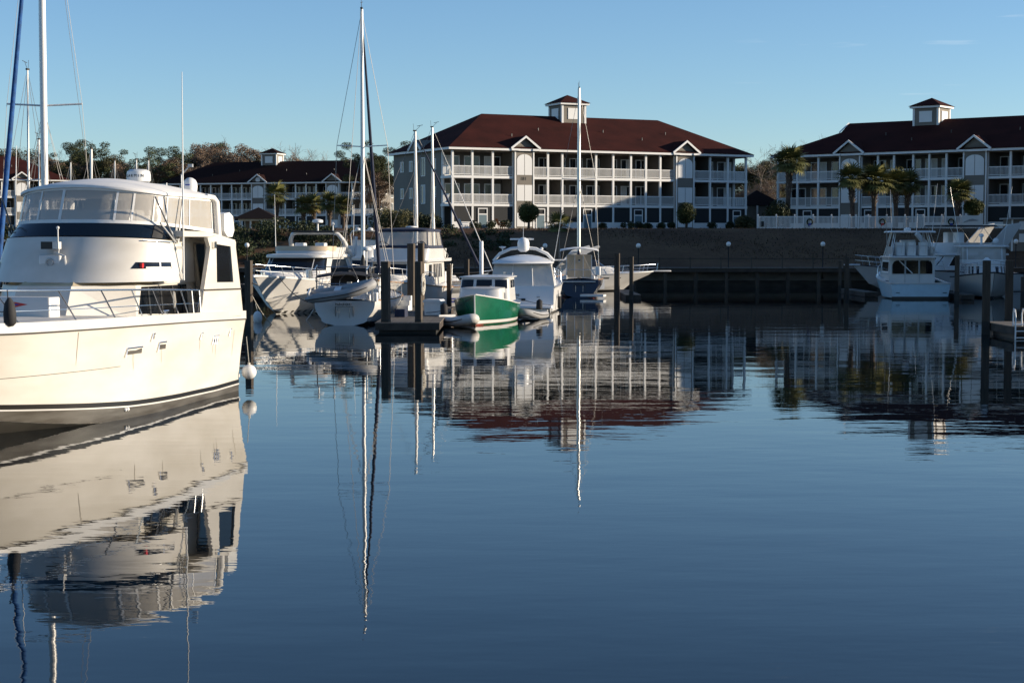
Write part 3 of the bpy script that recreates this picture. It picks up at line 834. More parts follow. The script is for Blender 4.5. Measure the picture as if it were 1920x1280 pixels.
# ------------------------------------------------------------------ small buildings and fence
gz = at_y(485, 432, 215)
t = thing('gazebo', 'small white open gazebo with a dark hipped roof left of the motor boats', 'gazebo', (gz.x, 215, 3.6), 0)
for x in (-2.0, -.7, .7, 2.0):
    for y in (-2, 2):
        MB().box(x - .1, y - .1, 0, x + .1, y + .1, 2.7).build('post', 'trim', t)
MB().box(-2, -1.94, 0, -.8, -1.88, 1.0).box(.8, -1.94, 0, 1.9, -1.88, 1.0).build('side_panel', 'trim', t)
MB().box(-1.9, 1.5, 0, 1.9, 1.6, 2.7).build('wall', 'siding', t)
MB().box(-2.2, -2.2, 2.7, 2.2, 2.2, 2.92).build('fascia', 'trim', t)
MB().add([(-2.9, -2.9, 2.92), (2.9, -2.9, 2.92), (2.9, 2.9, 2.92), (-2.9, 2.9, 2.92), (0, 0, 4.4)], [(0, 1, 4), (1, 2, 4), (2, 3, 4), (3, 0, 4), (0, 3, 2, 1)]).build('roof', 'roof_dark', t)  # shade on the gazebo put into a darker roof colour
# low pool house between the two big buildings
p0 = at_y(1425, 432, 200)
t = thing('pool_house', 'low grey pool house with a hipped roof between the two big apartment buildings', 'pool house', (p0.x, 200, ZB), 0)
MB().box(-2.6, 0, -.2, 2.6, 6, 2.9).build('wall', 'siding', t)
MB().add([(-3, -.4, 2.9), (3, -.4, 2.9), (3, 6.4, 2.9), (-3, 6.4, 2.9), (0, 3, 4.8)], [(0, 1, 4), (1, 2, 4), (2, 3, 4), (3, 0, 4), (0, 3, 2, 1)]).build('roof', 'roof_dark', t)
f = MB().box(.9, -.06, .03, 1.9, -.002, 2.2).build('door', 'trim', t)
MB().box(1.0, -.08, .1, 1.8, -.063, 2.1).build('door_panel', 'door', f)
MB().box(-.5, -.5, 0, -.3, -.3, 2.9).build('post', 'trim', t)
# service shed at the right edge
s0 = at_y(1912, 440, 150)
t = thing('utility_shed', 'small grey shed with two white shutters at the right edge of the bank', 'shed', (s0.x + .1, 150, 3.6), 0)
MB().box(-.85, 0, -1, 3, 2.5, 2.1).build('wall', 'siding', t)
MB().box(-1.1, -.3, 2.1, 3.2, 2.8, 2.25).build('roof', 'concrete', t)
for z in (.1, 1.2):
    MB().box(-.15, -.05, z, .55, -.003, z + .75).build('shutter', 'trim', t)
MB().box(-.85, -.04, -.9, -.7, -.003, 2.1).build('corner_board', 'trim', t)
# bark mulch under it
# pool fence
def fence(label, A, B, n, zb, h=1.3):
    A, B = Vector(A), Vector(B); d = (B - A); L = d.length; rz = math.atan2(d.y, d.x)
    t = thing('picket_fence', label, 'fence', (A.x, A.y, zb), rz)
    w = L / n
    post = MB().box(-.07, -.07, -.4, .07, .07, h + .05).add([(-.09, -.09, h + .05), (.09, -.09, h + .05), (.09, .09, h + .05), (-.09, .09, h + .05), (0, 0, h + .16)], [(0, 1, 4), (1, 2, 4), (2, 3, 4), (3, 0, 4)]).mesh('post', 'trim')
    rails = MB().box(.072, -.03, h - .14, w - .072, .03, h - .06).box(.072, -.03, .1, w - .072, .03, .18).mesh('rail', 'trim')
    pk = MB(); m = int(w / .13)
    for i in range(m):
        x = .1 + (w - .2) * (i + .5) / m; pk.box(x - .03, -.028, .02, x + .03, .028, h - .14 if False else h - .145)
    pk = pk.mesh('pickets', 'trim')
    for i in range(n + 1): link('post', post, t, (w * i, 0, 0))
    for i in range(n):
        r_ = link('rail', rails, t, (w * i, 0, 0)); q = link('pickets', pk, r_); q['kind'] = 'stuff'
    return t
FY = 165.0
fa, fb, fc = at_y(1421, 432, FY), at_y(1800, 432, FY), at_y(1838, 432, FY)
fence('long white picket fence round the pool deck on top of the bank', (fa.x, FY, 0), (fb.x, FY, 0), 11, ZB - .06)
sgp = thing('sign_board', 'white panel at the end of the pool fence with a faint leaping fish on it', 'sign', (fb.x + .1, FY, ZB - .06), 0)
sw_ = fc.x - fb.x - .15
MB().box(0, -.04, .05, sw_, .04, 1.32).build('panel', 'plastic_white', sgp)
MB().box(sw_ + .002, -.12, -.3, sw_ + .22, .12, 1.5).build('post', 'trim', sgp)
MB().prism([(.25, .72), (.45, .80), (.75, .95), (1.1, 1.0), (1.45, .9), (1.7, .86), (1.5, .8), (1.2, .78), (.8, .74), (.45, .68), (.2, .6)], 'y', -.06, -.042).build('fish_emblem', 'silver', sgp)
def wreath(px, label, m, ribbon):
    p = at_y(px, 416, FY)
    t = thing('wreath', label, 'wreath', (p.x, FY - .09, p.z), 0, 'wreaths on the pool fence')
    MB().loft([[( (.26 + .07 * math.cos(b)) * math.cos(a), .06 * math.sin(b) - .03, (.26 + .07 * math.cos(b)) * math.sin(a)) for b in [2 * PI * k / 8 for k in range(8)]] for a in [2 * PI * i / 20 for i in range(21)]], closed=True).build('ring', m, t, 60)
    if ribbon: MB().cbox((0, -.1, -.22), (.24, .05, .18)).cbox((-.1, -.1, -.36), (.06, .03, .2)).build('bow', ribbon, t)
wreath(1518, 'dark green wreath on the left half of the pool fence', 'shrub', 'royal')
wreath(1654, 'wreath with a red bow in the middle of the pool fence', 'shrub', 'red')
wreath(1783, 'dark blue wreath near the right end of the pool fence', 'shrub', 'royal')
pb = at_y(1429, 420, FY)
tag(MB().box(pb.x - .12, FY - .16, pb.z - .25, pb.x + .12, FY - .08, pb.z + .25).box(pb.x - .08, FY - .2, pb.z - .1, pb.x + .08, FY - .163, pb.z + .1).build('letter_box', 'black'), 'small black box hung on the left end of the pool fence', 'box')

# ------------------------------------------------------------------ vegetation
def leaf_cloud(g, centers, radii, n, size, flat=1.0, shell=.45):
    """n triangular leaves spread through blobs; returns (n,3,3)"""
    c = np.asarray(centers, float); r = np.asarray(radii, float)
    k = g.choice(len(c), n, p=(r ** 2) / (r ** 2).sum())
    d = g.normal(size=(n, 3)); d /= np.linalg.norm(d, axis=1, keepdims=True)
    rad = r[k] * (shell + (1 - shell) * g.uniform(0, 1, n) ** .5)
    P = c[k] + d * rad[:, None] * np.array([1, 1, flat])
    a = g.normal(size=(n, 3)); a /= np.linalg.norm(a, axis=1, keepdims=True)
    b = np.cross(a, g.normal(size=(n, 3))); b /= np.linalg.norm(b, axis=1, keepdims=True)
    s = size * g.uniform(.6, 1.4, n)[:, None]
    return np.stack([P - a * s, P + a * s * .6 + b * s * .7, P + a * s * .5 - b * s * .7], 1)
def limbs(g, base, h, spread, levels=3, r0=.22, kids=4, up=.55, first=.35):
    """tapering branches as a list of polylines (points, radii)"""
    out = []
    def grow(p, d, ln, r, lev):
        pts, rr = [p], [r]; n = 4
        for i in range(n):
            d = (d + g.normal(0, .12, 3)); d = d / np.linalg.norm(d)
            p = p + d * ln / n; pts.append(p); rr.append(r * (1 - .6 * (i + 1) / n))
        out.append((pts, rr))
        if lev < levels:
            m = kids + (lev == 0) * 3
            for j in range(m):
                u = first + (1 - first) * (j + g.uniform(0, .8)) / m; i = min(n - 1, int(u * n)); q = pts[i] + (pts[i + 1] - pts[i]) * (u * n - i)
                az = g.uniform(0, 2 * PI); dd = d * up + np.array([math.cos(az), math.sin(az), g.uniform(-.1, .5)]) * spread; dd /= np.linalg.norm(dd)
                grow(q, dd, ln * g.uniform(.42, .62), r * .5 * (1 - .4 * u), lev + 1)
    grow(np.array(base, float), np.array([0, 0, 1.0]), h, r0, 0)
    return out
def limb_mesh(br, skip_first=True, minr=.0, n=3):
    mb = MB()
    for k, (pts, rr) in enumerate(br):
        if skip_first and k == 0: continue
        mb.tube(pts, [max(minr, q) for q in rr], n, cap=False)
    return mb
def tree_pine(seed, h):
    g = np.random.RandomState(seed); br = limbs(g, (0, 0, 0), h, .8, 1, .26, 12, .25, .58)
    tr = MB().tube(br[0][0], br[0][1], 7); tr2 = limb_mesh(br)
    cs, rs = [], []
    for pts, rr in br[1:]:
        for q in (pts[-1], pts[2] if len(pts) > 2 else pts[-1]): cs.append(q + g.normal(0, .3, 3)); rs.append(g.uniform(.8, 1.5))
    for i in range(9): cs.append(br[0][0][-1] + g.normal(0, 1.0, 3) * np.array([1, 1, .5]) - np.array([0, 0, .6])); rs.append(g.uniform(1.0, 1.7))
    V = leaf_cloud(g, cs, np.array(rs) * 1.15, 20000, .125, .62, .25)
    return tr, tr2, [('crown', V, 'pine')]
def tree_oak(seed, h, brown):
    g = np.random.RandomState(seed); br = limbs(g, (0, 0, 0), h * .9, .9, 3, .26, 4, .6, .3)
    tr = MB().tube(br[0][0], br[0][1], 7); tr2 = limb_mesh(br, minr=.015)
    cs, rs = [], []
    for pts, rr in br[8:]:
        if g.uniform() < .7: cs.append(pts[-1]); rs.append(g.uniform(.7, 1.35))
    V = leaf_cloud(g, cs, rs, 24000, .11, .85, .2)
    return tr, tr2, [('crown', V, 'brown_leaf' if brown else 'oak')]
def tree_bare(seed, h):
    g = np.random.RandomState(seed); br = limbs(g, (0, 0, 0), h * .85, .75, 4, .24, 5, .85, .3)
    tr = MB().tube(br[0][0], br[0][1], 7); tr2 = limb_mesh(br, minr=.014)
    return tr, tr2, []
KIT = {}
def tree_kit(key, fn, *a, twig='bark'):
    tr, tr2, cr = fn(*a)
    KIT[key] = (tr.mesh('trunk', 'bark', 60), tr2.mesh('branches', twig), [(n, tri_mesh(n, V, m)) for n, V, m in cr])
for i in range(3): tree_kit(('pine', i), tree_pine, 10 + i, 16)
for i in range(3): tree_kit(('oak', i), tree_oak, 20 + i, 12, False)
for i in range(3): tree_kit(('brown', i), tree_oak, 30 + i, 12, True, twig='twig')
for i in range(4): tree_kit(('bare', i), tree_bare, 40 + i, 13, twig='twig_pale' if i % 2 else 'twig')
TREE_N = {'pine': 'pine_tree', 'oak': 'oak_tree', 'brown': 'brown_tree', 'bare': 'bare_tree'}
def tree(kind, var, px, top_py, Y, label, zb=4.9, sx=1.0, group='trees behind the buildings'):
    p = at_y(px, top_py, Y); h0 = 16 if kind == 'pine' else 13.0
    tr, br, cr = KIT[(kind, var)]
    top = max(max(v.co.z for v in m.vertices) for m in ([c for _, c in cr] + [br]))
    s = (p.z - zb) / top
    t = thing(TREE_N[kind], label, 'tree', (p.x, Y, zb), rnd.uniform(0, 6.28), group); t.scale = (s * sx, s * sx, s)
    link('trunk', tr, t); link('branches', br, t)
    for n, m in cr: link(n, m, t)
    return t
def clump(name, label, x, y, z, w, h, n, m, cat='bush', group=None, size=.09, seed=1, d=None):
    g = np.random.RandomState(seed); k = max(3, int(w * 1.6)); d = d or w * .6
    cs = np.stack([g.uniform(-w / 2 * .75, w / 2 * .75, k), g.uniform(-d / 2 * .7, d / 2 * .7, k), g.uniform(h * .3, h * .62, k)], 1)
    V = leaf_cloud(g, cs, g.uniform(.26, .42, k) * min(h * 1.2, w * 1.2), n, size, .9, .3)
    V[:, :, 2] = np.maximum(V[:, :, 2], 0)
    o = tri_object(name, V, m); o.location = (x, y, z)
    if label: tag(o, label, cat, group)
    return o
# palms: shared frond mesh, every frond an object
def frond_mesh(seed, m):
    g = np.random.RandomState(seed); mb = MB()
    stalk = [np.array([0.05 + .72 * t, 0, .12 * math.sin(t * 2.2)]) for t in (0, .5, 1)]
    mb.tube(stalk, [.035, .025, .02], 3, cap=False)
    c = stalk[-1]
    for i in range(13):
        a = R(-115 + 230 * i / 12); ln = .95 * (1 - .18 * abs(math.sin(a / 2)) ** 2) * g.uniform(.9, 1.08)
        d = np.array([math.cos(a), math.sin(a), .05]); s = np.array([-math.sin(a), math.cos(a), 0]) * .045
        dr = np.array([0, 0, -.2 * ln]); md = c + d * ln * .55
        s = s * 1.5
        mb.add([c - s * .4, c + s * .4, md + s, md - s, c + d * ln + dr], [(0, 1, 2, 3), (3, 2, 4)])
    return mb.mesh('frond', m)
FRONDS = [frond_mesh(i, 'palm') for i in range(2)] + [frond_mesh(5, 'palm_dry')]
def palm(px, top_py, Y, base_z, label, size=1.0, n=30, lean=0.0, group='sabal palms by the buildings', seed=0):
    g = random.Random(seed); p = at_y(px, top_py, Y); h = p.z - base_z - .9 * size
    t = thing('palm_tree', label, 'palm', (p.x - lean * .5, Y, base_z), 0, group)
    pts = [(lean * (i / 8) ** 2, 0, h * i / 8) for i in range(9)]
    MB().tube(pts, [.30, .25, .23, .23, .23, .26, .33, .36, .22], 9).build('trunk', 'bark', t, 60)
    bs = MB()
    for i in range(34):
        a = i * 2.4; z = h * (.55 + .42 * i / 34); x = lean * (z / h) ** 2
        d = (math.cos(a), math.sin(a)); bs.tube([(x + .2 * d[0], .2 * d[1], z), (x + .44 * d[0], .44 * d[1], z + .26)], [.07, .03], 3)
    o = bs.build('leaf_stubs', 'twig_pale', t); o['kind'] = 'stuff'
    for i in range(n):
        u = (i + .5) / n; el = 80 - 140 * u ** .8; a = i * 2.399 + g.uniform(-.2, .2)
        f = link('frond', FRONDS[2] if (u > .86) else FRONDS[i % 2], t, (lean, 0, h), (g.uniform(-.2, .2), -R(el), a)); k = size * g.uniform(.85, 1.1) * (1.0 - .25 * (u > .86)); f.scale = (k, k, k)
    return t
palm(1480, 283, 168, ZB, 'tall dark palm at the left corner of the shaded right building', 1.25, 46, .2, seed=1)
palm(1598, 316, 168, ZB, 'palm with dry lower fronds standing left of the brightest lit palm', 1.1, 46, -.2, seed=2)
palm(1640, 318, 169, ZB, 'stoutest sunlit palm with a shaggy trunk behind the pool fence', 1.3, 52, .1, seed=3)
palm(1680, 325, 173, ZB, 'dark palm right of the stout lit palm, partly in front of the balconies', 1.12, 44, -.1, seed=4)
palm(1702, 328, 175, ZB, 'dark palm beside another one, left of the short round palm', 1.12, 44, .15, seed=5)
palm(1797, 344, 168, ZB, 'short palm with a round lit head and a leaning bare trunk', 1.0, 50, .3, seed=6)
palm(519, 350, 240, ZB, 'tallest dark palm in front of the distant left building', 1.4, 34, 0, seed=7)
palm(569, 372, 240, ZB - .5, 'left one of three low dark palms before the distant building', 1.25, 30, .2, seed=8)
palm(588, 370, 243, ZB - .5, 'palm with sunlit tips between two dark low palms', 1.25, 30, 0, seed=11)
palm(618, 366, 240, ZB - .5, 'middle dark palm right of the sunlit tipped palm', 1.3, 30, .1, seed=9)
palm(643, 372, 238, ZB - .5, 'low dark palm nearest the tall white mast', 1.25, 30, -.2, seed=10)
palm(1047, 405, 160, bank_z(160), 'small young palm on the bank behind the navy sailboat mast', 1.0, 22, 0, seed=12)
def topiary(px, cy, Y, r, label, seed):
    p = at_y(px, cy, Y); zb = bank_z(Y)
    t = thing('topiary_tree', label, 'tree', (p.x, Y, zb), 0, 'round clipped trees')
    MB().tube([(0, 0, -.2), (.05, 0, (p.z - zb) * .6), (0, 0, p.z - zb)], [.14, .11, .08], 8).build('trunk', 'bark', t, 60)
    g = np.random.RandomState(seed); cs = [(0, 0, p.z - zb)] + [tuple(np.array([0, 0, p.z - zb]) + d / np.linalg.norm(d) * r * .45) for d in g.normal(size=(12, 3))]
    V = leaf_cloud(g, cs, [r * .85] + [r * .55] * 12, 6500, .075, .95, .4)
    link('crown', tri_mesh('crown', V, 'topiary'), t)
topiary(991, 398, 168, 1.15, 'round clipped tree in the sun before the left stair tower', 1)
topiary(1287, 400, 174, 1.2, 'round clipped dark tree before the right stair tower of the middle building', 2)
topiary(1826, 388, 168, 1.1, 'round clipped dark tree near the right end of the pool fence', 3)
clump('bush', 'large dark rounded bush at the left end of the pool fence', at_y(1467, 400, 167).x, 167.5, ZB - .1, 3.2, 3.0, 4500, 'shrub', seed=50)
clump('bush', 'yellowish bush left of the pool house', at_y(1402, 425, 185).x, 186, ZB - .1, 2.0, 2.2, 2500, 'oak', seed=51)
clump('bush', 'tall green bush at the end wall of the middle building', at_y(744, 410, 172).x, 172, ZB - .6, 4.2, 3.0, 6000, 'oak', seed=52)
clump('bush', 'dark bush hanging over the bank behind the two bare masts', at_y(790, 420, 168).x, 168, ZB - .6, 4.5, 2.3, 5000, 'shrub', seed=53)
SHR = ['just right of the small young palm', 'under the second screen door from the middle', 'widest one, below the middle porch screens', 'small, close to an equally small one', 'smallest, right beside a small neighbour', 'left of the right stair tower door', 'right before the right stair tower',
       'just right of the right stair tower', 'between the last two porch bays', 'at the right corner of the middle building', 'at the left corner porch', 'left of the orange garden chair', 'right of the orange garden chair']
SHR = ['%s of the middle building' % s if 'building' not in s else s for s in SHR]
# clipped shrubs along the foot of the middle building
for i, (px, w) in enumerate(((1120, 1.1), (1163, 1.5), (1190, 1.0), (1205, .9), (1226, 1.2), (1250, 1.3), (1324, 1.2), (1350, 1.0), (1375, 1.1), (880, 1.3), (905, 1.2), (935, 1.2))):
    s = px_to_s(MO, MPHI, px); x = MO[0] + math.cos(MPHI) * s + math.sin(MPHI) * 1.4; y = MO[1] + math.sin(MPHI) * s - math.cos(MPHI) * 1.4
    clump('clipped_shrub', 'low dark clipped shrub ' + SHR[i], x, y, ZB - .05, w, 1.05, 1100, 'shrub', 'shrub', 'clipped shrubs along the middle building', .07, 60 + i, w)
# garden chairs and clutter at the left porch
for px, py, m, nm, lab in ((940, 426, 'orange', 'garden_chair', 'orange wooden garden chair on the grass before the left porch'), (870, 428, 'plastic_white', 'garden_chair', 'white garden chair among plants before the corner porch')):
    p = at_y(px, py, 168); t = thing(nm, lab, 'chair', (p.x, 168, bank_z(168) - .02), R(20))
    MB().box(-.3, -.3, .35, .3, .3, .4).build('seat', m, t)
    MB().prism([(-.3, .36), (-.22, .36), (-.5, 1.0), (-.58, 1.0)], 'y', -.28, .28).build('backrest', m, t)
    for a in (-.26, .22):
        for b in (-.28, .24): MB().box(a, b, 0, a + .05, b + .05, .35).build('leg', m, t)
    for b in (-.34, .29): MB().box(-.34, b, .58, .34, b + .06, .62).build('armrest', m, t)
# dark undergrowth along the shore at the left
hg = np.random.RandomState(77); cs = []; rs = []
for i in range(230):
    x = hg.uniform(-75, 0); y = hg.uniform(SHORE + 6, SHORE + 22); b_ = x > -15
    cs.append((x, y, bank_z(y) + hg.uniform(-.2, .3 if b_ else 1.0))); rs.append(hg.uniform(.5, .9) if b_ else hg.uniform(.7, 1.4))
o = tri_object('undergrowth', leaf_cloud(hg, cs, rs, 90000, .11, .7, .25), 'shrub'); o['kind'] = 'stuff'
# trees behind
TL = [('bare', 0, 12, 268, 'bare pale'), ('oak', 0, 38, 272, 'dark green round'), ('bare', 1, 62, 262, 'bare thin'), ('pine', 0, 108, 258, 'dark tall pine'), ('pine', 1, 135, 256, 'broad dark tallest pine'), ('brown', 0, 85, 285, 'brown leaved'),
      ('brown', 1, 160, 300, 'brown leaved low'), ('pine', 2, 178, 266, 'dark round topped pine'), ('oak', 1, 196, 280, 'olive green'), ('oak', 2, 222, 292, 'olive low'), ('pine', 0, 245, 284, 'dark flat topped pine'), ('brown', 2, 262, 296, 'warm brown low'),
      ('pine', 1, 306, 285, 'dark little pine'), ('brown', 0, 318, 292, 'reddish brown'), ('oak', 0, 285, 300, 'dull green'), ('pine', 2, 362, 266, 'dark pine left of brown grove'), ('brown', 1, 388, 264, 'large brown crowned'), ('brown', 2, 420, 262, 'largest brown crowned'),
      ('bare', 2, 436, 256, 'bare grey branched'), ('brown', 0, 452, 270, 'brown crowned right of the bare one'), ('oak', 1, 478, 284, 'dark green low'), ('bare', 3, 536, 270, 'bare pale twigged'), ('bare', 0, 560, 268, 'bare twiggy'), ('bare', 1, 584, 272, 'bare grey'), ('bare', 2, 610, 280, 'bare low pale'), ('bare', 3, 640, 282, 'bare tangled'),
      ('brown', 1, 520, 290, 'low brown'), ('brown', 2, 665, 290, 'low brown scrubby')]
POS = ['at the left edge above the sunlit red roof', 'left of the tall white mast', 'beside the tall white mast', 'right of the tall white mast', 'above the left part of the near yacht', 'above the white radar dome', 'left of the whip antenna', 'behind the left end of the dark roof', 'left of the far cupola', 'right of the far cupola', 'between the far cupola and the sailboat mast']
def where(px):
    for lim, i in ((45, 0), (75, 1), (100, 2), (145, 3), (200, 4), (270, 5), (335, 6), (400, 7), (500, 8), (600, 9), (700, 10)):
        if px < lim: return POS[i]
for i, (k, v, px, ty, nm) in enumerate(TL):
    tree(k, v, px, ty + (6 if px < 300 else 0), 345 + (i * 37) % 40, f'{nm} tree {where(px)}', sx=1.15 if k in ('brown', 'oak') else 1.0)
tree('pine', 1, 706, 264, 232, 'green pine with an open crown between the two apartment buildings', sx=.95)
tree('brown', 0, 697, 312, 236, 'low brown tree below the open crowned pine')
TRR = [('bare', 1, 1408, 276, 'bare grey'), ('oak', 0, 1404, 300, 'dark olive'), ('bare', 3, 1432, 280, 'bare fine twigged'), ('oak', 2, 1440, 310, 'low green'), ('bare', 0, 1448, 284, 'bare upright'), ('brown', 1, 1420, 335, 'low brown'), ('bare', 2, 1508, 254, 'bare tall pale'), ('bare', 3, 1525, 256, 'bare pale thin'), ('oak', 1, 1474, 284, 'dark leafy')]
PR = ['in the gap right of the middle building', 'in the gap near the corner palm', 'above the left slope of the shaded right roof']
for i, (k, v, px, ty, nm) in enumerate(TRR):
    tree(k, v, px, ty, 236 + (i * 13) % 30, f'{nm} tree {PR[0 if px < 1425 else (1 if px < 1500 else 2)]}', sx=1.2)
o = None
# far wood closing the gaps
def wood(name, n, xr, yr, hmax, rr, leaves, size, m, seed):
    hg = np.random.RandomState(seed); cs = []; rs = []
    for i in range(n):
        x = hg.uniform(*xr); y = hg.uniform(*yr); cs.append((x, y, 5 + hg.uniform(0, hmax) * (.8 + .2 * math.sin(x * .21 + seed)))); rs.append(hg.uniform(*rr))
    o = tri_object(name, leaf_cloud(hg, cs, rs, leaves, size, .9, .3), m); o['kind'] = 'stuff'; return o
wood('far_wood', 420, (-135, -22), (392, 430), 14.5, (1.6, 3.0), 110000, .30, 'brown_leaf', 5)
wood('far_wood', 200, (-135, -40), (388, 430), 13.0, (1.8, 3.2), 60000, .30, 'pine', 6)
wood('far_wood', 120, (40, 80), (300, 330), 7.5, (1.4, 2.4), 26000, .26, 'brown_leaf', 7)
wood('far_wood', 60, (40, 80), (298, 330), 6.0, (1.4, 2.4), 14000, .26, 'oak', 8)
# the wooded shore behind the viewer, seen only in windows and in the light it takes from the sky
structure('near_shore', MB().box(-900, -900, -4, 900, -58, 1.2), 'lawn')
wood('near_wood', 420, (-230, 230), (-95, -75), 13.0, (2.5, 4.5), 26000, 1.2, 'oak', 9).location.z = -4

# ------------------------------------------------------------------ the near motor yacht
def near_yacht():
    t = boat('motor_yacht', 'large cream white motor yacht filling the left side, with a clear enclosed flybridge', 'yacht', (-9.106, 44.555, 0), 14, None)
    H = Hull([(-.1, 2.26, 1.88), (3, 2.45, 1.96), (6, 2.55, 2.02), (8.5, 2.46, 2.05), (11, 2.08, 2.08), (13, 1.35, 2.14), (15.0, .02, 2.25)],
             [(-.22, 1.98, -.12), (2.6, 2.20, -.10), (5.8, 2.44, -.05), (8.2, 2.22, .02), (10.5, 1.50, .28), (12.4, .78, .62), (14.2, .02, 1.05)],
             [(-.4, 0, -.6), (3, 0, -.75), (6, 0, -.8), (9, 0, -.75), (11.5, 0, -.5), (13.4, 0, .2), (14.2, 0, 1.04)], n=40, k=6, bulge=-.05)
    H.split(6, 'hull', 'yacht_white', 'bottom_paint_shade', t)
    n = H.n
    xq = lambda q: H.sheer[min(n, int(q))].x
    zst = lambda q: float(np.interp(-.1 + 15.1 * q / n, [-.5, 1.5, 3.5, 5.8, 7.5, 10.5, 14], [.20, .17, .20, .27, .36, .56, .90]))
    zch = lambda q: H.rings[min(n, int(q))][6][2] * (1 - (q - int(q))) + H.rings[min(n, int(q) + 1)][6][2] * (q - int(q)) + .004
    H.strip(.02, n - .5, lambda q: zst(q), lambda q: zst(q) + .10, .012, 80).build('boot_stripe', 'boot_black', t, 40)
    H.strip(.02, n - .5, lambda q: zst(q) - .034, lambda q: zst(q) - .004, .022, 80).build('spray_rail', 'gelcoat', t, 40)
    H.strip(.02, n - .5, zch, lambda q: zst(q) - .036, .012, 80).build('shade_band', 'hull_grey', t, 40)  # grey stands for the hull turning under into shade, plus brown staining
    H.strip(n * .42, n - 1.5, 1.16, 1.172, .008, 40).build('hull_seam', 'hull_grey', t)
    H.band(.20, .09, 0.0, .015).build('toe_rail', 'gelcoat', t, 40)
    H.band(.03, .05, -.03, .025).build('rub_rail', 'rope_dark', t, 40)
    H.deck(.10, .05, .10).build('deck', 'nonskid', t, 40)
    MB().box(-1.0, -1.7, .28, -.45, 1.7, .36).build('swim_platform', 'gelcoat', t)
    # lower deckhouse: flat front facet, slanted corner facets, long side windows
    zd = 2.02
    def house_ring(xf, hw, z, ws): return [(.6, hw, z), (5.15 if ws else 5.0, hw, z), (xf, .72 * (1 if ws else .93), z), (xf, -.72 * (1 if ws else .93), z), (5.15 if ws else 5.0, -hw, z), (.6, -hw, z)]
    r0, r1 = house_ring(6.55, 1.78, zd, True), house_ring(6.1, 1.70, 2.86, False)
    MB().loft([r0, r1], closed=True, cap=True).build('deckhouse', 'yacht_white', t)
    r2 = [(x * .985, y * .96, 2.861) for x, y, z in r1]; r3 = [(x * .96, y * .9, 2.98) for x, y, z in r1]
    MB().loft([r2, r3], closed=True, cap=True).build('recess_band', 'buff', t)
    # side windows of the deckhouse, slanted fore edge, mullions
    for sd in (1, -1):
        P = lambda x, z: (x, sd * (1.78 - (z - zd) / (2.86 - zd) * .08 + .012), z)
        w = MB().add([P(5.0, 2.2), P(2.3, 2.1), P(2.3, 2.82), P(4.72, 2.82)], [(0, 1, 2, 3)]).build('window', 'glass_dark', t)
        mu = MB()
        for x in (4.4, 3.75, 3.1, 2.6):
            mu.add([tuple(Vector(P(x + .04, 2.15)) + Vector((0, sd * .01, 0))), tuple(Vector(P(x - .04, 2.15)) + Vector((0, sd * .01, 0))), tuple(Vector(P(x - .04, 2.81)) + Vector((0, sd * .01, 0))), tuple(Vector(P(x + .04, 2.81)) + Vector((0, sd * .01, 0)))], [(0, 1, 2, 3)])
        mu.build('mullion', 'black', w)
    # upper saloon behind the bridge with the side door
    MB().box(.3, -1.75, 2.861, 3.9, 1.75, 3.98).build('saloon', 'yacht_white', t)
    MB().add([(1.95, 1.762, 3.82), (1.30, 1.762, 3.82), (1.22, 1.762, 2.05), (1.80, 1.762, 2.05)], [(0, 1, 2, 3)]).build('side_door', 'glass_dark', t)
    # flybridge deck and the full-beam aft wing walls
    for sd in (1, -1):
        wing = [(2.9, 2.02), (2.68, 2.73), (2.48, 3.25), (2.3, 3.72), (2.45, 3.9), (2.2, 3.97), (.75, 3.78), (.62, 3.3), (.45, 2.67), (.30, 1.98)]
        win = [(1.93, 3.80), (1.92, 2.86), (.90, 2.84), (1.06, 3.74)]
        # wall with a real opening: four pieces round the window
        segs = [[(2.9, 1.98), (2.68, 2.73), (1.92, 2.86), (.90, 2.84), (.45, 2.67), (.30, 1.98)], [(2.68, 2.73), (2.48, 3.25), (2.3, 3.72), (1.93, 3.80), (1.92, 2.86)],
                [(2.3, 3.72), (2.45, 3.95), (1.9, 4.02), (.72, 3.86), (.73, 3.72), (1.06, 3.74), (1.93, 3.80)], [(.45, 2.67), (.90, 2.84), (1.06, 3.74), (.73, 3.72), (.62, 3.3)]]
        mb = MB()
        for s_ in segs: mb.prism(s_ if sd > 0 else s_[::-1], 'y', sd * 2.26, sd * 2.36)
        w = mb.build('wing_wall', 'yacht_white', t)
        MB().prism(win, 'y', sd * 2.30, sd * 2.32).build('wing_window', 'glass_dark', w)
        MB().tube([(2.7, sd * 2.372, 2.69), (.46, sd * 2.372, 2.66)], .022, 6).build('trim_strip', 'rope_dark', w)
        MB().cbox((2.12, sd * 2.39, 3.78), (.14, .07, .16)).build('deck_light', 'steel', w)
    fd = MB()
    fd.prism([(3.7, 3.98), (2.2, 3.98), (.75, 3.80), (.62, 3.80), (.62, 3.9), (2.2, 4.10), (3.7, 4.12)], 'y', -2.3, 2.3)
    fd.build('flybridge_deck', 'yacht_white', t)
    # bridge front, a broad curved coaming
    B = House(2.96, 3.87, dict(xa=3.55, xf=5.95, hw=2.22, nose=2.3, p=.85), dict(xa=3.62, xf=5.35, hw=2.05, nose=1.7, p=.85), sl0=-.012, sl1=.06)
    B.walls(6).build('bridge_coaming', 'yacht_white', t, 50)
    MB().loft([[B.P(a, 0) for a in B.A], [B.P(a, 0) + Vector((-.05 - .25 * math.cos(a), -.2 * a, .02)) for a in B.A]]).build('coaming_lip', 'buff', t, 40)
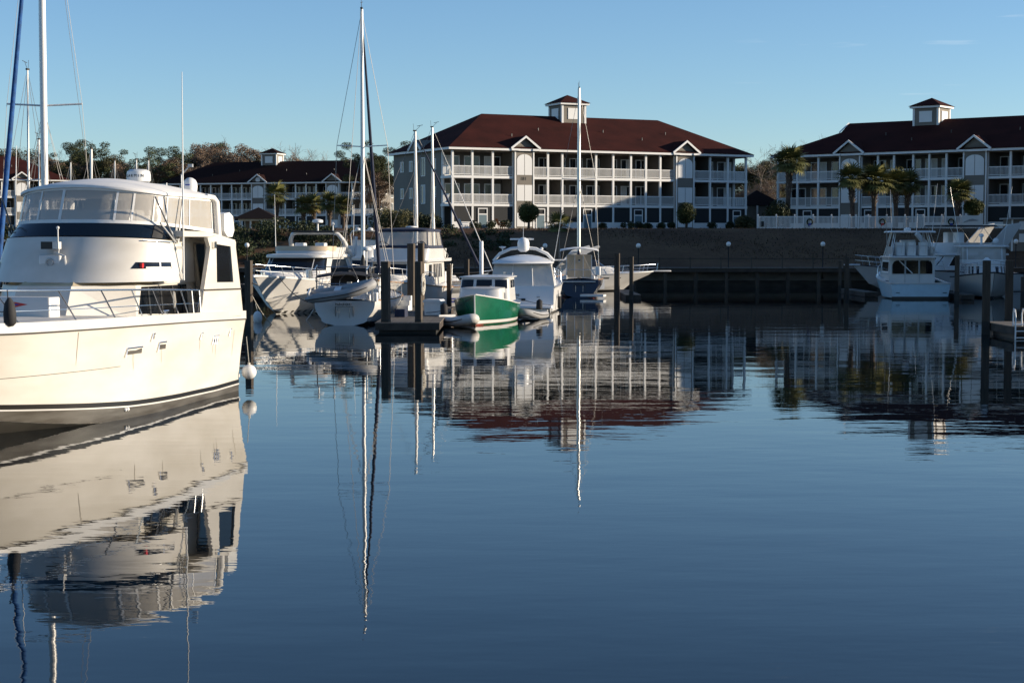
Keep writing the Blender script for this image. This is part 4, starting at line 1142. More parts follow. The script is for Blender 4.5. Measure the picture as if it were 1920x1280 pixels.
    # recessed vent slot with sidelight on each side
    for sd in (1, -1):
        v = B.patch(.262 * sd, .455 * sd, .30, .45, .008, 8, 2, k0=.02 * sd, k1=0.0).build('vent_slot', 'glass_dark', t, 40)
        p = B.P(.305 * sd, .375); MB().cbox((p.x, p.y + .02 * sd, p.z), (.10, .06, .11)).build('sidelight', 'red' if sd > 0 else 'green_hull', v)
        B.patch(.325 * sd, .45 * sd, .30, .34, .02, 6, 2).build('vent_bar', 'gelcoat', v, 40)
        B.patch(.39 * sd, .396 * sd, .30, .45, .02, 2, 2).build('vent_divider', 'steel', v, 40)
    # dark venturi screen
    V = House(3.875, 4.21, dict(xa=3.3, xf=5.33, hw=2.0, nose=1.75, p=.85), dict(xa=3.2, xf=4.95, hw=1.93, nose=1.6, p=.85), sl0=.06, sl1=.05)
    V.walls(2, aft=False).build('venturi_screen', 'glass_blue', t, 50)
    for sd in (1, -1): V.patch(.36 * sd, .42 * sd, .02, .98, .015, 3, 2).build('screen_strap', 'black', t, 40)
    for sd in (1, -1): V.patch(.56 * sd, .86 * sd, .0, .98, .012, 6, 2).build('side_screen', 'vinyl', t, 40)
    # clear enclosure
    E = House(4.29, 4.92, dict(xa=1.12, xf=4.93, hw=1.95, nose=1.6, p=.85), dict(xa=1.12, xf=4.62, hw=1.92, nose=1.45, p=.85), sl0=.056, sl1=.01, arch=.17)
    E.z0 = 4.08
    E.patch(-1, 1, 0.0, .10, .01, 50, 1).build('enclosure_sill', 'canvas_white', t, 50)
    edges = [-.97, -.6, -.42, -.27, -.13, -.03, .16, .235, .34, .42, .66, .97]
    for a, b in zip(edges[:-1], edges[1:]):
        E.patch(a + .006, b - .006, .09, .95, .0, 8, 2).build('vinyl_panel', 'vinyl', t, 50)
    for a in edges: E.patch(a - .005, a + .005, .08, .97, .012, 2, 2).build('panel_seam', 'canvas_white', t, 50)
    E.patch(-1, 1, .93, 1.0, .012, 50, 1).build('enclosure_head', 'canvas_white', t, 50)
    E.cap(.07, .07, .20).build('bimini_top', 'canvas_white', t, 60)
    for sd in (1, -1):
        MB().tube([(1.5, sd * 1.92, 5.0), (1.22, sd * 1.97, 4.95), (1.12, sd * 2.0, 4.85), (1.10, sd * 2.05, 4.0)], [.05, .08, .09, .08], 8).build('aft_post', 'canvas_white', t, 50)
    # inside the flybridge: console and seats seen dimly through the panels
    MB().rbox(3.4, -1.2, 4.1, 4.3, 1.2, 4.62, .1).build('helm_console', 'gelcoat', t, 40)
    for y in (-.55, .55):
        s = MB().rbox(2.5, y - .32, 4.1, 3.0, y + .32, 4.5, .08).build('helm_seat', 'gelcoat', t, 40)
        MB().rbox(2.4, y - .32, 4.5, 2.52, y + .32, 4.92, .05).build('seat_back', 'gelcoat', s, 40)
    # struts of the outriggers, side antenna
    for sd in (1, -1):
        y = 2.1 * sd
        for nm, pts, m in (('strut', [(4.5, sd * 1.98, 4.9), (3.67, y, 3.82)], 'silver'), ('strut', [(3.05, sd * 2.0, 4.95), (3.55, y, 3.82)], 'silver'), ('strut', [(4.3, sd * 2.0, 4.3), (3.7, y, 3.85)], 'silver'), ('strut', [(3.95, sd * 2.0, 4.25), (3.62, y, 3.9)], 'silver')):
            MB().tube(pts, .022, 6).build(nm, m, t, 60)
    a = MB().tube([(3.64, 2.27, 2.95), (3.63, 2.27, 4.3), (3.58, 2.26, 7.85)], [.028, .022, .008], 7).build('whip_antenna', 'plastic_white', t, 60)
    MB().cbox((3.65, 2.22, 3.05), (.1, .12, .12)).cbox((3.64, 2.2, 3.72), (.08, .16, .07)).build('antenna_bracket', 'steel', a)
    MB().tube([(3.5, -2.27, 2.95), (3.3, -2.27, 6.2)], [.025, .008], 6).build('whip_antenna', 'plastic_white', t, 60)
    # radome with its lettering, domes, mast light
    rx, ry = 1.9, .28
    rd = MB().lathe((rx, ry, 5.35), [(.28, 0), (.295, .03), (.295, .16), (.28, .25), (.2, .30), (.02, .31)], 24).build('radar_dome', 'plastic_white', t, 40)
    for k, ch in enumerate('GARMIN'):
        al = R(2 + (k - 2.5) * 17)   # round the front of the drum
        text_part(ch, .10, 'lettering', 'black', rd, (rx + .297 * math.cos(al), ry + .297 * math.sin(al), 5.35 + .135), (PI / 2, 0, PI / 2 + al))
    sdm = MB().lathe((1.0, 1.25, 5.08), [(.16, 0), (.175, .06), (.185, .16), (.18, .25), (.14, .33), (.07, .38), (.01, .395)], 20).build('satellite_dome', 'plastic_white', t, 50)
    MB().box(1.16, 1.2, 5.27, 1.187, 1.32, 5.30).build('emblem', 'royal', sdm)
    MB().sphere((2.6, -1.0, 5.22), .17, 12, 8, (1, 1, .7)).build('satellite_dome', 'plastic_white', t, 60)
    MB().tube([(.85, .95, 5.1), (.85, .95, 5.55), (.85, 1.15, 5.75)], .022, 6).cbox((.85, 1.2, 5.78), (.08, .12, .08)).build('anchor_light', 'silver', t)
    MB().tube([(1.4, .8, 5.15), (1.4, .8, 5.33)], .015, 5).build('gps_stub', 'plastic_white', t)
    # davit box on the aft flybridge
    MB().prism([(.95, 4.12), (.75, 3.98), (.45, 3.98), (.32, 4.15), (.40, 4.5), (.62, 4.6), (.95, 4.56)], 'y', 1.8, 2.15).build('davit_housing', 'plastic_white', t)
    # search light, horn and bracket on the coaming front
    ft = B.P(.02, .62); fx = ft.x
    s = MB().rbox(fx - .05, -.38, ft.z - .36, fx + .12, .18, ft.z - .02, .05).build('equipment_box', 'gelcoat', t, 40)
    MB().loft([[(fx + .13 + d, -.08 + r_ * math.cos(2 * PI * k / 16), ft.z - .19 + r_ * math.sin(2 * PI * k / 16)) for k in range(16)] for d, r_ in ((0, .10), (.03, .10), (.03, .065), (.01, .06))], closed=True, cap=True).build('horn', 'silver', s, 40)
    MB().tube([(fx + .1, .10, ft.z - .1), (fx + .1, .16, ft.z + .22)], .02, 6).tube([(fx + .1, .02, ft.z + .05), (fx + .12, .3, ft.z - .05), (fx + .12, .32, ft.z - .3)], .025, 6).build('bracket', 'gelcoat', s)
    MB().tube([(fx + .1, .12, ft.z + .1), (fx + .1, .12, ft.z + .58)], .018, 6).sphere((fx + .1, .12, ft.z + .6), .04, 8, 6).build('mast_light', 'gelcoat', s)
    MB().cbox((fx + .12, -.12, ft.z + .2), (.16, .28, .17)).build('search_light', 'black', s)
    MB().cbox((fx + .12, .1, ft.z + .2), (.14, .15, .16)).build('light_housing', 'gelcoat', s)
    # foredeck locker with the club burgee on it
    b = MB().rbox(7.02, -1.3, 2.12, 7.5, .90, 2.66, .05).build('deck_locker', 'gelcoat', t, 40)
    MB().add([(7.505, -.0, 2.42), (7.505, -.0, 2.56), (7.505, .38, 2.50)], [(0, 1, 2)]).build('burgee', 'red', b)
    MB().add([(7.51, .03, 2.46), (7.51, .03, 2.52), (7.51, .2, 2.50)], [(0, 1, 2)]).build('burgee_centre', 'royal', b)
    MB().rbox(9.6, .6, 2.16, 10.2, 1.0, 2.22, .03).build('deck_hatch', 'gelcoat', t, 40)
    # bow rail with slanted stanchions, gate by the wing
    rail = MB()
    top = [H.edge(x, .14, .70 + .012 * x, 1) for x in np.linspace(2.45, 14.6, 22)]
    stb = [Vector((p.x, -p.y, p.z)) for p in top]
    ro = rail.tube(top + stb[::-1], .021, 8).build('bow_rail', 'steel', t, 60)
    mid = [H.edge(x, .13, .42, 1) for x in np.linspace(2.5, 14.4, 18)]
    MB().tube(mid, .010, 6).build('mid_rail', 'steel', ro, 60)
    for tx, bx in ((11.35, 10.75), (9.5, 8.95), (7.95, 7.45), (6.62, 6.2), (5.55, 5.15), (4.6, 4.25), (4.0, 3.68), (3.32, 3.3), (2.85, 2.85), (12.8, 12.2), (14.0, 13.5)):
        for sd in (1, -1):
            MB().tube([H.edge(bx, .10, .2, sd), H.edge(tx, .14, .70 + .012 * tx, sd)], .017, 6).build('stanchion', 'steel', ro, 60)
    MB().tube(sag(H.edge(3.3, .12, .62, 1), H.edge(2.85, .12, .62, 1), .3), .007, 5).build('gate_chain', 'steel', ro)
    # hull vents, port scoops and bolts
    def scoop(x, z, w, h, nm='hull_vent'):
        q = H.idx(x); p = H.pt(q, z, 0, 1); p2 = H.pt(H.idx(x - w), z, 0, 1)
        a = MB().add([p + Vector((0, .012, 0)), p2 + Vector((0, .012, 0)), p2 + Vector((-.03, .012, h)), p + Vector((-.06, .012, h))], [(0, 1, 2, 3)])
        o = a.build(nm, 'hull_grey', t)
        MB().tube([p + Vector((.05, .03, -.05)), p + Vector((-.03, .03, h)), p2 + Vector((-.02, .03, h))], .016, 5).build('vent_hood', 'steel', o)
    scoop(7.1, 1.40, .72, .14); scoop(5.55, 1.42, .40, .16); scoop(5.9, 1.68, .12, .12)
    for x in (2.2, 2.05, 1.92): scoop(x, 1.38, .12, .16)
    scoop(1.0, 1.52, .1, .14); scoop(3.05, 1.55, .1, .11)
    for x, za, zb_, w in ((.62, .95, 1.62, .035), (1.92, 1.02, 1.38, .03), (2.12, 1.1, 1.38, .025), (6.75, 1.05, 1.40, .03), (5.35, 1.1, 1.42, .025), (3.05, 1.2, 1.55, .02), (9.0, 1.3, 2.0, .02)):
        q0 = H.idx(x)
        pts = [H.pt(q0, za + (zb_ - za) * k / 4, .007, 1) for k in range(5)]
        MB().loft([[p_ + Vector((-w * (.2 + .8 * k / 4), 0, 0)), p_ + Vector((w * (.2 + .8 * k / 4), 0, 0))] for k, p_ in enumerate(pts)]).build('rust_streak', 'stain', t, 40)
    # grab rail along the bridge, wipers on the venturi screen
    for sd in (1, -1):
        g = [B.P(a * sd, .93) + Vector((.0, .05 * sd, .03)) for a in (.30, .36, .42, .47)]
        MB().tube(g, .014, 6).build('grab_rail', 'steel', t, 60)
    for x in (7.2, 7.1):
        p = H.pt(H.idx(x), .2, .02, 1); MB().sphere(p, .045, 8, 6).build('through_hull', 'plastic_white', t)
    # black fender bag hanging on the rail, white lines
    p = H.edge(11.1, .05, .84, 1)
    MB().tube([p, p + Vector((.02, .02, -.18))], .012, 6).tube([p + Vector((.02, .05, -.14)), p + Vector((.02, .05, -.26)), p + Vector((.03, .06, -.45)), p + Vector((.02, .06, -.64)), p + Vector((.02, .06, -.7))], [.03, .10, .125, .12, .06], 10).build('fender_bag', 'canvas_black', t, 60)
    q = H.edge(4.55, .08, .72, 1)
    MB().tube([q, q + Vector((.05, .02, -.25)), q + Vector((.02, .02, -.38)), q + Vector((-.05, .02, -.25)), q + Vector((0, .02, -.02))], .018, 6).build('rope_loop', 'rope', t, 60)
    MB().tube([H.edge(10.9, .35, .14, 1), H.edge(10.5, .5, .15, 1), H.edge(10.2, .3, .15, 1), H.edge(9.9, .45, .14, 1)], .03, 6).build('coiled_line', 'rope_dark', t)
    for x in (4.9, 9.2, 12.2):
        p = H.edge(x, .12, .22, 1); MB().tube([p + Vector((-.13, 0, .06)), p + Vector((.13, 0, .06))], .018, 6).cbox(p + Vector((0, 0, .02)), (.10, .05, .06)).build('cleat', 'steel', t)
        return t, H
YACHT, YH = near_yacht()
# fender ball hanging off the stern quarter
fb = at_y(467, 697, 44.4)
t = tag(MB().sphere((0, 0, 0), .195, 20, 12).build('fender_ball', 'plastic_white', None, 60), 'round white ball fender hanging at the stern of the near yacht just above the water', 'fender'); t.location = fb
MB().tube([(0, 0, .19), (0, 0, .24)], .035, 8).tube([(0, 0, .22), (-.06, -.02, .92)], .009, 5).build('lanyard', 'rope', t)

# ------------------------------------------------------------------ sailing boats
def sailboat(label, pos, head, L=11, B=3.5, fb=(1.05, 1.3), mast_x=.52, mast_z=14.5, hull='gelcoat', jib='canvas_blue', boom='canvas_navy', bimini='canvas_navy', dodger=None, spreaders=1, stripe='royal', simple=False, mast_m='mast_white', mast_r=.085, jib_r=.09, jib_m=None, sugar=True, spr_w=1.1, transom=True, bim_h=1.95, sp_z=None, wr=1.0):
    t = boat('sailboat', label, 'sailboat', pos, head, 'sailing boats in the marina')
    H = std_hull(L, B, fb[0], fb[1], rake=L * .11, stern=.74, cz=.30, rise=.30, ck=.76, draft=.55, bulge=.12, m=.5, full=2.0, sheer_dip=.08, round_=True, tr_rake=.25, kstern=-.08)
    H.shell().build('hull', hull, t, 50)
    H.deck(-.02, .02, .12).build('deck', 'gelcoat', t, 50)
    H.band(.06, .04, -.01, .01).build('toe_rail', 'teak', t, 40)
    if stripe: H.strip(.05, H.n - .6, .05, .14, .008).build('boot_stripe', stripe, t, 40)
    zc = fb[0]
    cab = House(zc, zc + .42, dict(xa=L * .33, xf=L * .68, hw=B * .30, nose=L * .14, p=.8), dict(xa=L * .34, xf=L * .64, hw=B * .26, nose=L * .12, p=.8))
    cab.walls().build('cabin', 'gelcoat', t, 40); cab.cap(.0, .03, .06).build('cabin_top', 'gelcoat', t, 40)
    for sd in (1, -1):
        for a in (.55, .68, .82): cab.patch(sd * a, sd * (a + .09), .35, .75, .008, 3, 1).build('portlight', 'glass_dark', t)
    mx = L * mast_x
    m = MB().tube([(mx, 0, zc), (mx - .02, 0, mast_z * .6), (mx - .08, 0, mast_z)], [mast_r, mast_r, mast_r * .75], 10).build('mast', mast_m, t, 60)
    MB().cbox((mx - .1, 0, mast_z + .05), (.22, .10, .08)).tube([(mx - .1, 0, mast_z), (mx + .25, .06, mast_z + .35)], .012, 4).tube([(mx + .05, .06, mast_z + .34), (mx + .42, .02, mast_z + .42)], .016, 4).tube([(mx - .15, 0, mast_z), (mx - .2, 0, mast_z + .5)], .01, 4).build('masthead', 'rope_dark', m)
    if not simple:
        zb = zc + 1.15; e = L * .10
        MB().tube([(mx - .1, 0, zb), (e, 0, zb + .1)], .07, 8).build('boom', mast_m, t, 60)
        MB().tube([(mx - .05, 0, zb + .9), (mx - .12, 0, zb + .3), (mx - .6, 0, zb + .22), (mx * .6, 0, zb + .18), (e, 0, zb + .14)], [.06, .16, .19, .17, .07], 8).build('sail_cover', boom, t, 60)
    sp = [mast_z * .56] if spreaders == 1 else [mast_z * .40, mast_z * .70]
    cp = B * .42
    if sp_z: sp = sp_z
    for i, z in enumerate(sp):
        w = spr_w * (1 - .15 * i)
        MB().tube([(mx - .12, w, z + .06), (mx - .02, 0, z), (mx - .12, -w, z + .06)], .03, 6).build('spreader', mast_m, m)
    for sd in (1, -1):
        pts = [(mx - .1, sd * cp, zc)] + [(mx - .12, sd * spr_w * (1 - .15 * i), z + .06) for i, z in enumerate(sp)] + [(mx - .08, 0, mast_z - .1)]
        MB().tube(pts, .012 * wr, 4).build('shroud', 'wire', m)
        MB().tube([(mx + .35, sd * cp, zc), (mx - .02, 0, sp[0] - .05)], .011 * wr, 4).build('shroud', 'wire', m)
        MB().tube([(mx - .7, sd * cp, zc), (mx - .02, 0, sp[0] - .1)], .011 * wr, 4).build('shroud', 'wire', m)
        MB().tube([(0.05, sd * B * .30, fb[0]), (.25, 0, 3.4)], .010 * wr, 4).build('backstay', 'wire', m)
    MB().tube([(.25, 0, 3.4), (mx - .1, 0, mast_z)], .011 * wr, 4).build('backstay', 'wire', m)
    bow = (L - .12, 0, fb[1] + .05); top = (mx + .05, 0, mast_z - .25)
    a, b = Vector(bow), Vector(top)
    fs = MB().tube([a, b], .012 * wr, 4).build('forestay', 'wire', m)
    if jib:
        MB().tube([a.lerp(b, k) for k in (.05, .09, .3, .6, .85, .93)], [jib_r * .3, jib_r, jib_r * .95, jib_r * .75, jib_r * .5, jib_r * .2], 8).build('furled_sail', jib, fs, 60)
        MB().lathe(a.lerp(b, .04), [(.1, -.08), (.11, .0), (.04, .03), (.1, .06), (.1, .12)], 10).build('furling_drum', 'rope_dark', fs)
    if simple: return t, H
    # guard rails
    for sd in (1, -1):
        g = MB().tube(rail_line(H, .5, L - .6, sd, .62, .06, 12), .009, 4).tube(rail_line(H, .5, L - .6, sd, .33, .06, 12), .007, 4).build('lifeline', 'wire', t)
        for k in range(6): x = .6 + (L - 1.3) * k / 5; MB().tube([H.edge(x, .06, 0, sd), H.edge(x, .06, .63, sd)], .014, 5).build('stanchion', 'steel', g)
    MB().tube([H.edge(L - 1.3, .06, .65, 1), (L - .1, 0, fb[1] + .7), H.edge(L - 1.3, .06, .65, -1)], .018, 6).tube([(L - .15, 0, fb[1]), (L - .1, 0, fb[1] + .7)], .016, 5).build('pulpit', 'steel', t, 60)
    MB().tube([H.edge(1.6, .06, .65, 1), H.edge(.12, .06, .68, 1), H.edge(.12, .06, .68, -1), H.edge(1.6, .06, .65, -1)], .018, 6).tube([H.edge(.12, .06, 0, 1), H.edge(.12, .06, .68, 1)], .016, 5).tube([H.edge(.12, .06, 0, -1), H.edge(.12, .06, .68, -1)], .016, 5).build('pushpit', 'steel', t, 60)
    # cockpit coamings and wheel
    for sd in (1, -1): MB().rbox(.6, sd * B * .27 - .12, fb[0] - .02, L * .33, sd * B * .27 + .12, fb[0] + .28, .06).build('coaming', 'gelcoat', t, 40)
    w = MB().tube([(1.5, .45 * math.cos(2 * PI * k / 18), fb[0] + .75 + .45 * math.sin(2 * PI * k / 18)) for k in range(19)], .016, 5).build('wheel', 'steel', t)
    MB().rbox(1.55, -.12, fb[0] - .1, 1.8, .12, fb[0] + .85, .04).build('binnacle', 'gelcoat', w)
    if bimini:
        zt = fb[0] + bim_h
        top = MB(); rr = []
        for i in range(7):
            x = .5 + 2.3 * i / 6; d = .12 * math.sin(PI * i / 6)
            rr.append([(x, B * .38 * u, zt + d + .16 * (1 - u * u)) for u in (-1, -.7, -.3, 0, .3, .7, 1)])
        top.loft(rr); top.loft([[(p[0], p[1], p[2] - .03) for p in row] for row in rr]); top.build('bimini', bimini, t, 60)
        for x in (.6, 1.7, 2.7):
            MB().tube([(1.6, B * .38, fb[0])] + [(x, B * .38 * u, zt - .02 + .16 * (1 - u * u)) for u in (1, .5, 0, -.5, -1)] + [(1.6, -B * .38, fb[0])], .014, 5).build('bimini_frame', 'steel', t)
    if dodger:
        D_ = House(zc + .35, zc + 1.35, dict(xa=L * .30, xf=L * .47, hw=B * .34, nose=L * .12, p=.7), dict(xa=L * .30, xf=L * .41, hw=B * .30, nose=L * .07, p=.7))
        D_.walls(1, aft=False).build('dodger', dodger, t, 40); D_.cap(.02, .04, .1).build('dodger_top', dodger, t, 40)
        D_.patch(-.4, .4, .2, .85, .012, 10, 1).build('dodger_window', 'vinyl', t, 40)
    if transom:
        tr = H.pt(0, fb[0] * .5, 0, 1)
        mb = MB()
        for y0, y1, z0, z1 in ((-.42, -.40, .28, .85), (.40, .42, .28, .85), (-.42, .42, .26, .28), (-.42, .42, .85, .87)):
            mb.box(tr.x - .05, y0, z0, tr.x + .012, y1, z1)
        mb.build('boarding_gate', 'hull_grey', t)
        for sd in (1, -1): MB().tube([(tr.x - .05, sd * .25, .05), (tr.x - .06, sd * .25, .8)], .015, 5).build('ladder_rail', 'steel', t)
    return t, H
# the one behind the near yacht: blue furled jib, tall white mast
sb = sailboat('sailboat hidden behind the near yacht with a thick white mast and blue furled sail', (-13.64, 56.6, 0), 0, L=12, B=3.7, mast_z=16.5, mast_x=.55, mast_r=.105, jib_r=.078, jib='canvas_blue', boom='canvas_navy', bimini=None, spr_w=1.1, sp_z=[7.8], wr=.55)[0]
MB().lathe((11.0, -.35, 1.9), [(.1, 0), (.24, .12), (.27, .9), (.24, 1.3), (.08, 1.42)], 14).build('sail_bag', 'canvas_white', sb, 40)
# two masts away: main sailboat with davits and dinghy, stern towards the camera
s5, H5 = sailboat('white sailboat seen from astern with the tallest mast and a dinghy on davits', (-7.68, 78.0, 0), 183.5, L=12.2, B=3.75, fb=(1.12, 1.4), mast_z=15.1, mast_x=.49, mast_r=.10, jib='canvas_navy', jib_r=.10, boom='canvas_black', bimini='canvas_black', spreaders=1, spr_w=1.25, stripe='navy_hull', bim_h=1.05)
s5.location.z = 0
def script_mark(parent, x, z, w, h, m, slope=0.0):
    """handwritten name too small to read: one looping pen stroke"""
    pts = [(x + slope * h * .5 * math.sin(3.1 * k), -w / 2 + w * k / 40 + .25 * h * math.cos(1.9 * k), z + .42 * h * math.sin(1.9 * k) * (1 + .5 * math.sin(.7 * k))) for k in range(41)]
    MB().tube([(a, -b, c) for a, b, c in pts], .014, 4).build('boat_name', m, parent)
script_mark(s5, -.272, .98, .72, .12, 'rope_dark')
arch = MB()
for sd in (1, -1): arch.tube([(.15, sd * 1.3, 1.1), (.0, sd * 1.25, 2.6), (-.2, sd * 1.2, 2.75), (-1.0, sd * 1.2, 2.55)], .028, 6)
arch.tube([(-.05, 1.25, 2.68), (-.05, -1.25, 2.68)], .022, 5).tube([(.1, 1.3, 1.9), (.1, -1.3, 1.9)], .018, 5)
arch.build('davit_arch', 'steel', s5, 60)
MB().tube([(1.0, -.9, 1.2), (1.0, -.9, 3.4)], .03, 6).build('radar_pole', 'mast_white', s5)
MB().lathe((1.0, -.9, 3.4), [(.2, 0), (.23, .04), (.22, .14), (.1, .2), (.02, .21)], 14).build('radar', 'plastic_white', s5, 40)
MB().tube([(.5, .9, 1.2), (.45, 1.2, 1.75)], .06, 6).cbox((.3, 1.1, 1.55), (.25, .3, .5)).build('outboard_on_rail', 'plastic_white', s5)
MB().rbox(.2, -1.5, 1.1, .6, -1.2, 1.5, .05).build('fender_basket', 'plastic_white', s5)
MB().prism([(1.6, 1.5), (2.2, 1.5), (2.2, 2.6), (1.8, 2.6)], 'y', -.9, .9).build('spray_screen', 'canvas_black', s5)
for k in range(5): MB().sphere((.4 + .18 * k, 1.55 - .02 * k, 1.35 + .09 * (k % 2)), .11, 8, 6, (1, 1, 1.6)).build('fender', 'plastic_white', s5, 60)
def inflatable(label, L=3.0, B=1.5, r=.21, m='rubber_grey', motor=True):
    t = thing('inflatable_dinghy', label, 'dinghy', (0, 0, 0), 0, 'inflatable dinghies')
    hb = B / 2 - r
    pts = [(0, hb, r), (.5 * L, hb, r), (.72 * L, hb * .92, r + .05), (.88 * L, hb * .6, r + .13), (.97 * L, 0, r + .18), (.88 * L, -hb * .6, r + .13), (.72 * L, -hb * .92, r + .05), (.5 * L, -hb, r), (0, -hb, r)]
    sm = spline(pts, 40)
    MB().tube(sm, [r * .35] + [r * .9] + [r] * 37 + [r * .9, r * .35], 12).build('tube', m, t, 60)
    MB().tube([(p[0], p[1] + (.02 + r) * (1 if p[1] > 0 else -1) * min(1, abs(p[1]) * 4), p[2] + .02) for p in sm], .022, 6).build('rubbing_strake', 'rope_dark', t)
    MB().prism([(.2, r * .5), (.8 * L, r * .6), (.8 * L, r * .45), (.2, r * .2)], 'y', -hb, hb).build('floor', 'rubber_grey', t)
    MB().box(.12, -hb - .05, r * .3, .2, hb + .05, r * 2.3).build('transom', 'gelcoat', t)
    MB().box(.42 * L, -hb - .02, r * 1.7, .52 * L, hb + .02, r * 1.9).build('thwart', 'gelcoat', t)
    if motor:
        mo = MB().tube([(.02, 0, r * 2.2), (-.05, 0, r * 2.3 + .05), (-.08, 0, r * 2.3 + .42), (-.04, 0, r * 2.3 + .5)], [.12, .17, .16, .05], 10).build('outboard', 'canvas_black', t, 60)
        MB().box(-.1, -.04, -.25, .04, .04, r * 2.3).build('shaft', 'black', mo)
    return t
def place(o, loc, head, tilt=(0, 0)):
    o.location = loc; o.rotation_euler = (tilt[0], tilt[1], -R(90 + head))
dg = inflatable('grey inflatable dinghy hung aslant from the stern davits of the white sailboat', 3.1, 1.5, .22, 'rubber_grey', False)
c = at_y(577, 568, 76.9); place(dg, (c.x, 76.7, 1.12), -90, (R(10), R(-8)))
# masts beyond the trawler
sailboat('small sailboat beyond the trawler with a short mast and a navy furled sail', (-9.6, 110.5, 0), -98, L=8.2, B=2.7, fb=(.85, 1.0), mast_x=.42, mast_z=10.9, mast_r=.11, jib='canvas_navy', jib_r=.09, bimini=None, spr_w=.8)
sailboat('sailboat furthest back beyond the trawler with a silver mast and white furled sail', (-9.6, 125, 0), -97, L=8.6, B=2.8, fb=(.85, 1.0), mast_x=.45, mast_z=12.1, mast_r=.11, jib='canvas_white', jib_r=.035, bimini=None, mast_m='alu', spr_w=.8)
for px, top, Y, jb, lab in ((168, 280, 95, None, 'distant sailboat whose stout white mast stands left of the round pine above the yacht'), (70, 262, 105, None, 'distant sailboat whose thin mast shows between blue sail and tall mast'),
                      (130, 305, 118, None, 'distant sailboat with a short mast just right of the tall white mast'), (213, 302, 128, None, 'distant sailboat with a mast left of the white radar dome'),
                      (253, 300, 108, None, 'distant sailboat whose mast rises behind the radar dome'), (276, 301, 120, None, 'distant sailboat with the shortest mast, just right of the radar dome'), (48, 132, 84, None, 'sailboat with a hair thin pale mast beside the blue furled sail')):
    p = at_y(px, top, Y)
    sailboat(lab, (p.x + .24 * 4, Y + .97 * 3.6, 0), 14, L=8, B=2.6, fb=(.8, 1.0), mast_x=.46, mast_z=p.z, mast_r=.09 if px == 168 else .055, jib=jb, simple=True, spr_w=.7, stripe=None)
# navy sailboat, stern towards the camera
s13, H13 = sailboat('navy hulled sailboat seen from astern with a tall silver mast and tan lined canvas', (4.6, 116.6, 0), 181.7, L=11.2, B=3.5, fb=(1.2, 1.45), mast_x=.44, mast_z=14.6, mast_r=.13, hull='navy_hull', mast_m='alu', jib='canvas_white', jib_r=.05, boom='canvas_navy', bimini='canvas_white', stripe='red_paint', spr_w=1.2)
MB().prism([(1.2, 1.35), (1.3, 2.9), (1.35, 2.9), (1.25, 1.35)], 'y', -.85, .85).build('canvas_enclosure', 'tan', s13)
for y_ in (-.88, -.3, .28, .84): MB().box(1.12, y_, 1.4, 1.17, y_ + .05, 2.85).build('enclosure_seam', 'canvas_white', s13)
MB().box(.0, -1.1, 1.02, .06, 1.1, 1.10).build('name_band', 'gelcoat', s13)
MB().rbox(.2, -1.45, 1.5, .55, -1.1, 2.1, .08).build('outboard_cover', 'plastic_white', s13, 40)
fl = MB().box(-1.0, -.45, .12, 2.6, .45, .26).build('float_dock', 'plastic_white'); tag(fl, 'low white float lying at the stern of the navy sailboat', 'float'); fl.location = (5.1, 114.6, 0); fl.rotation_euler = (0, 0, R(-18)); fl.scale = (.45, .8, 1)

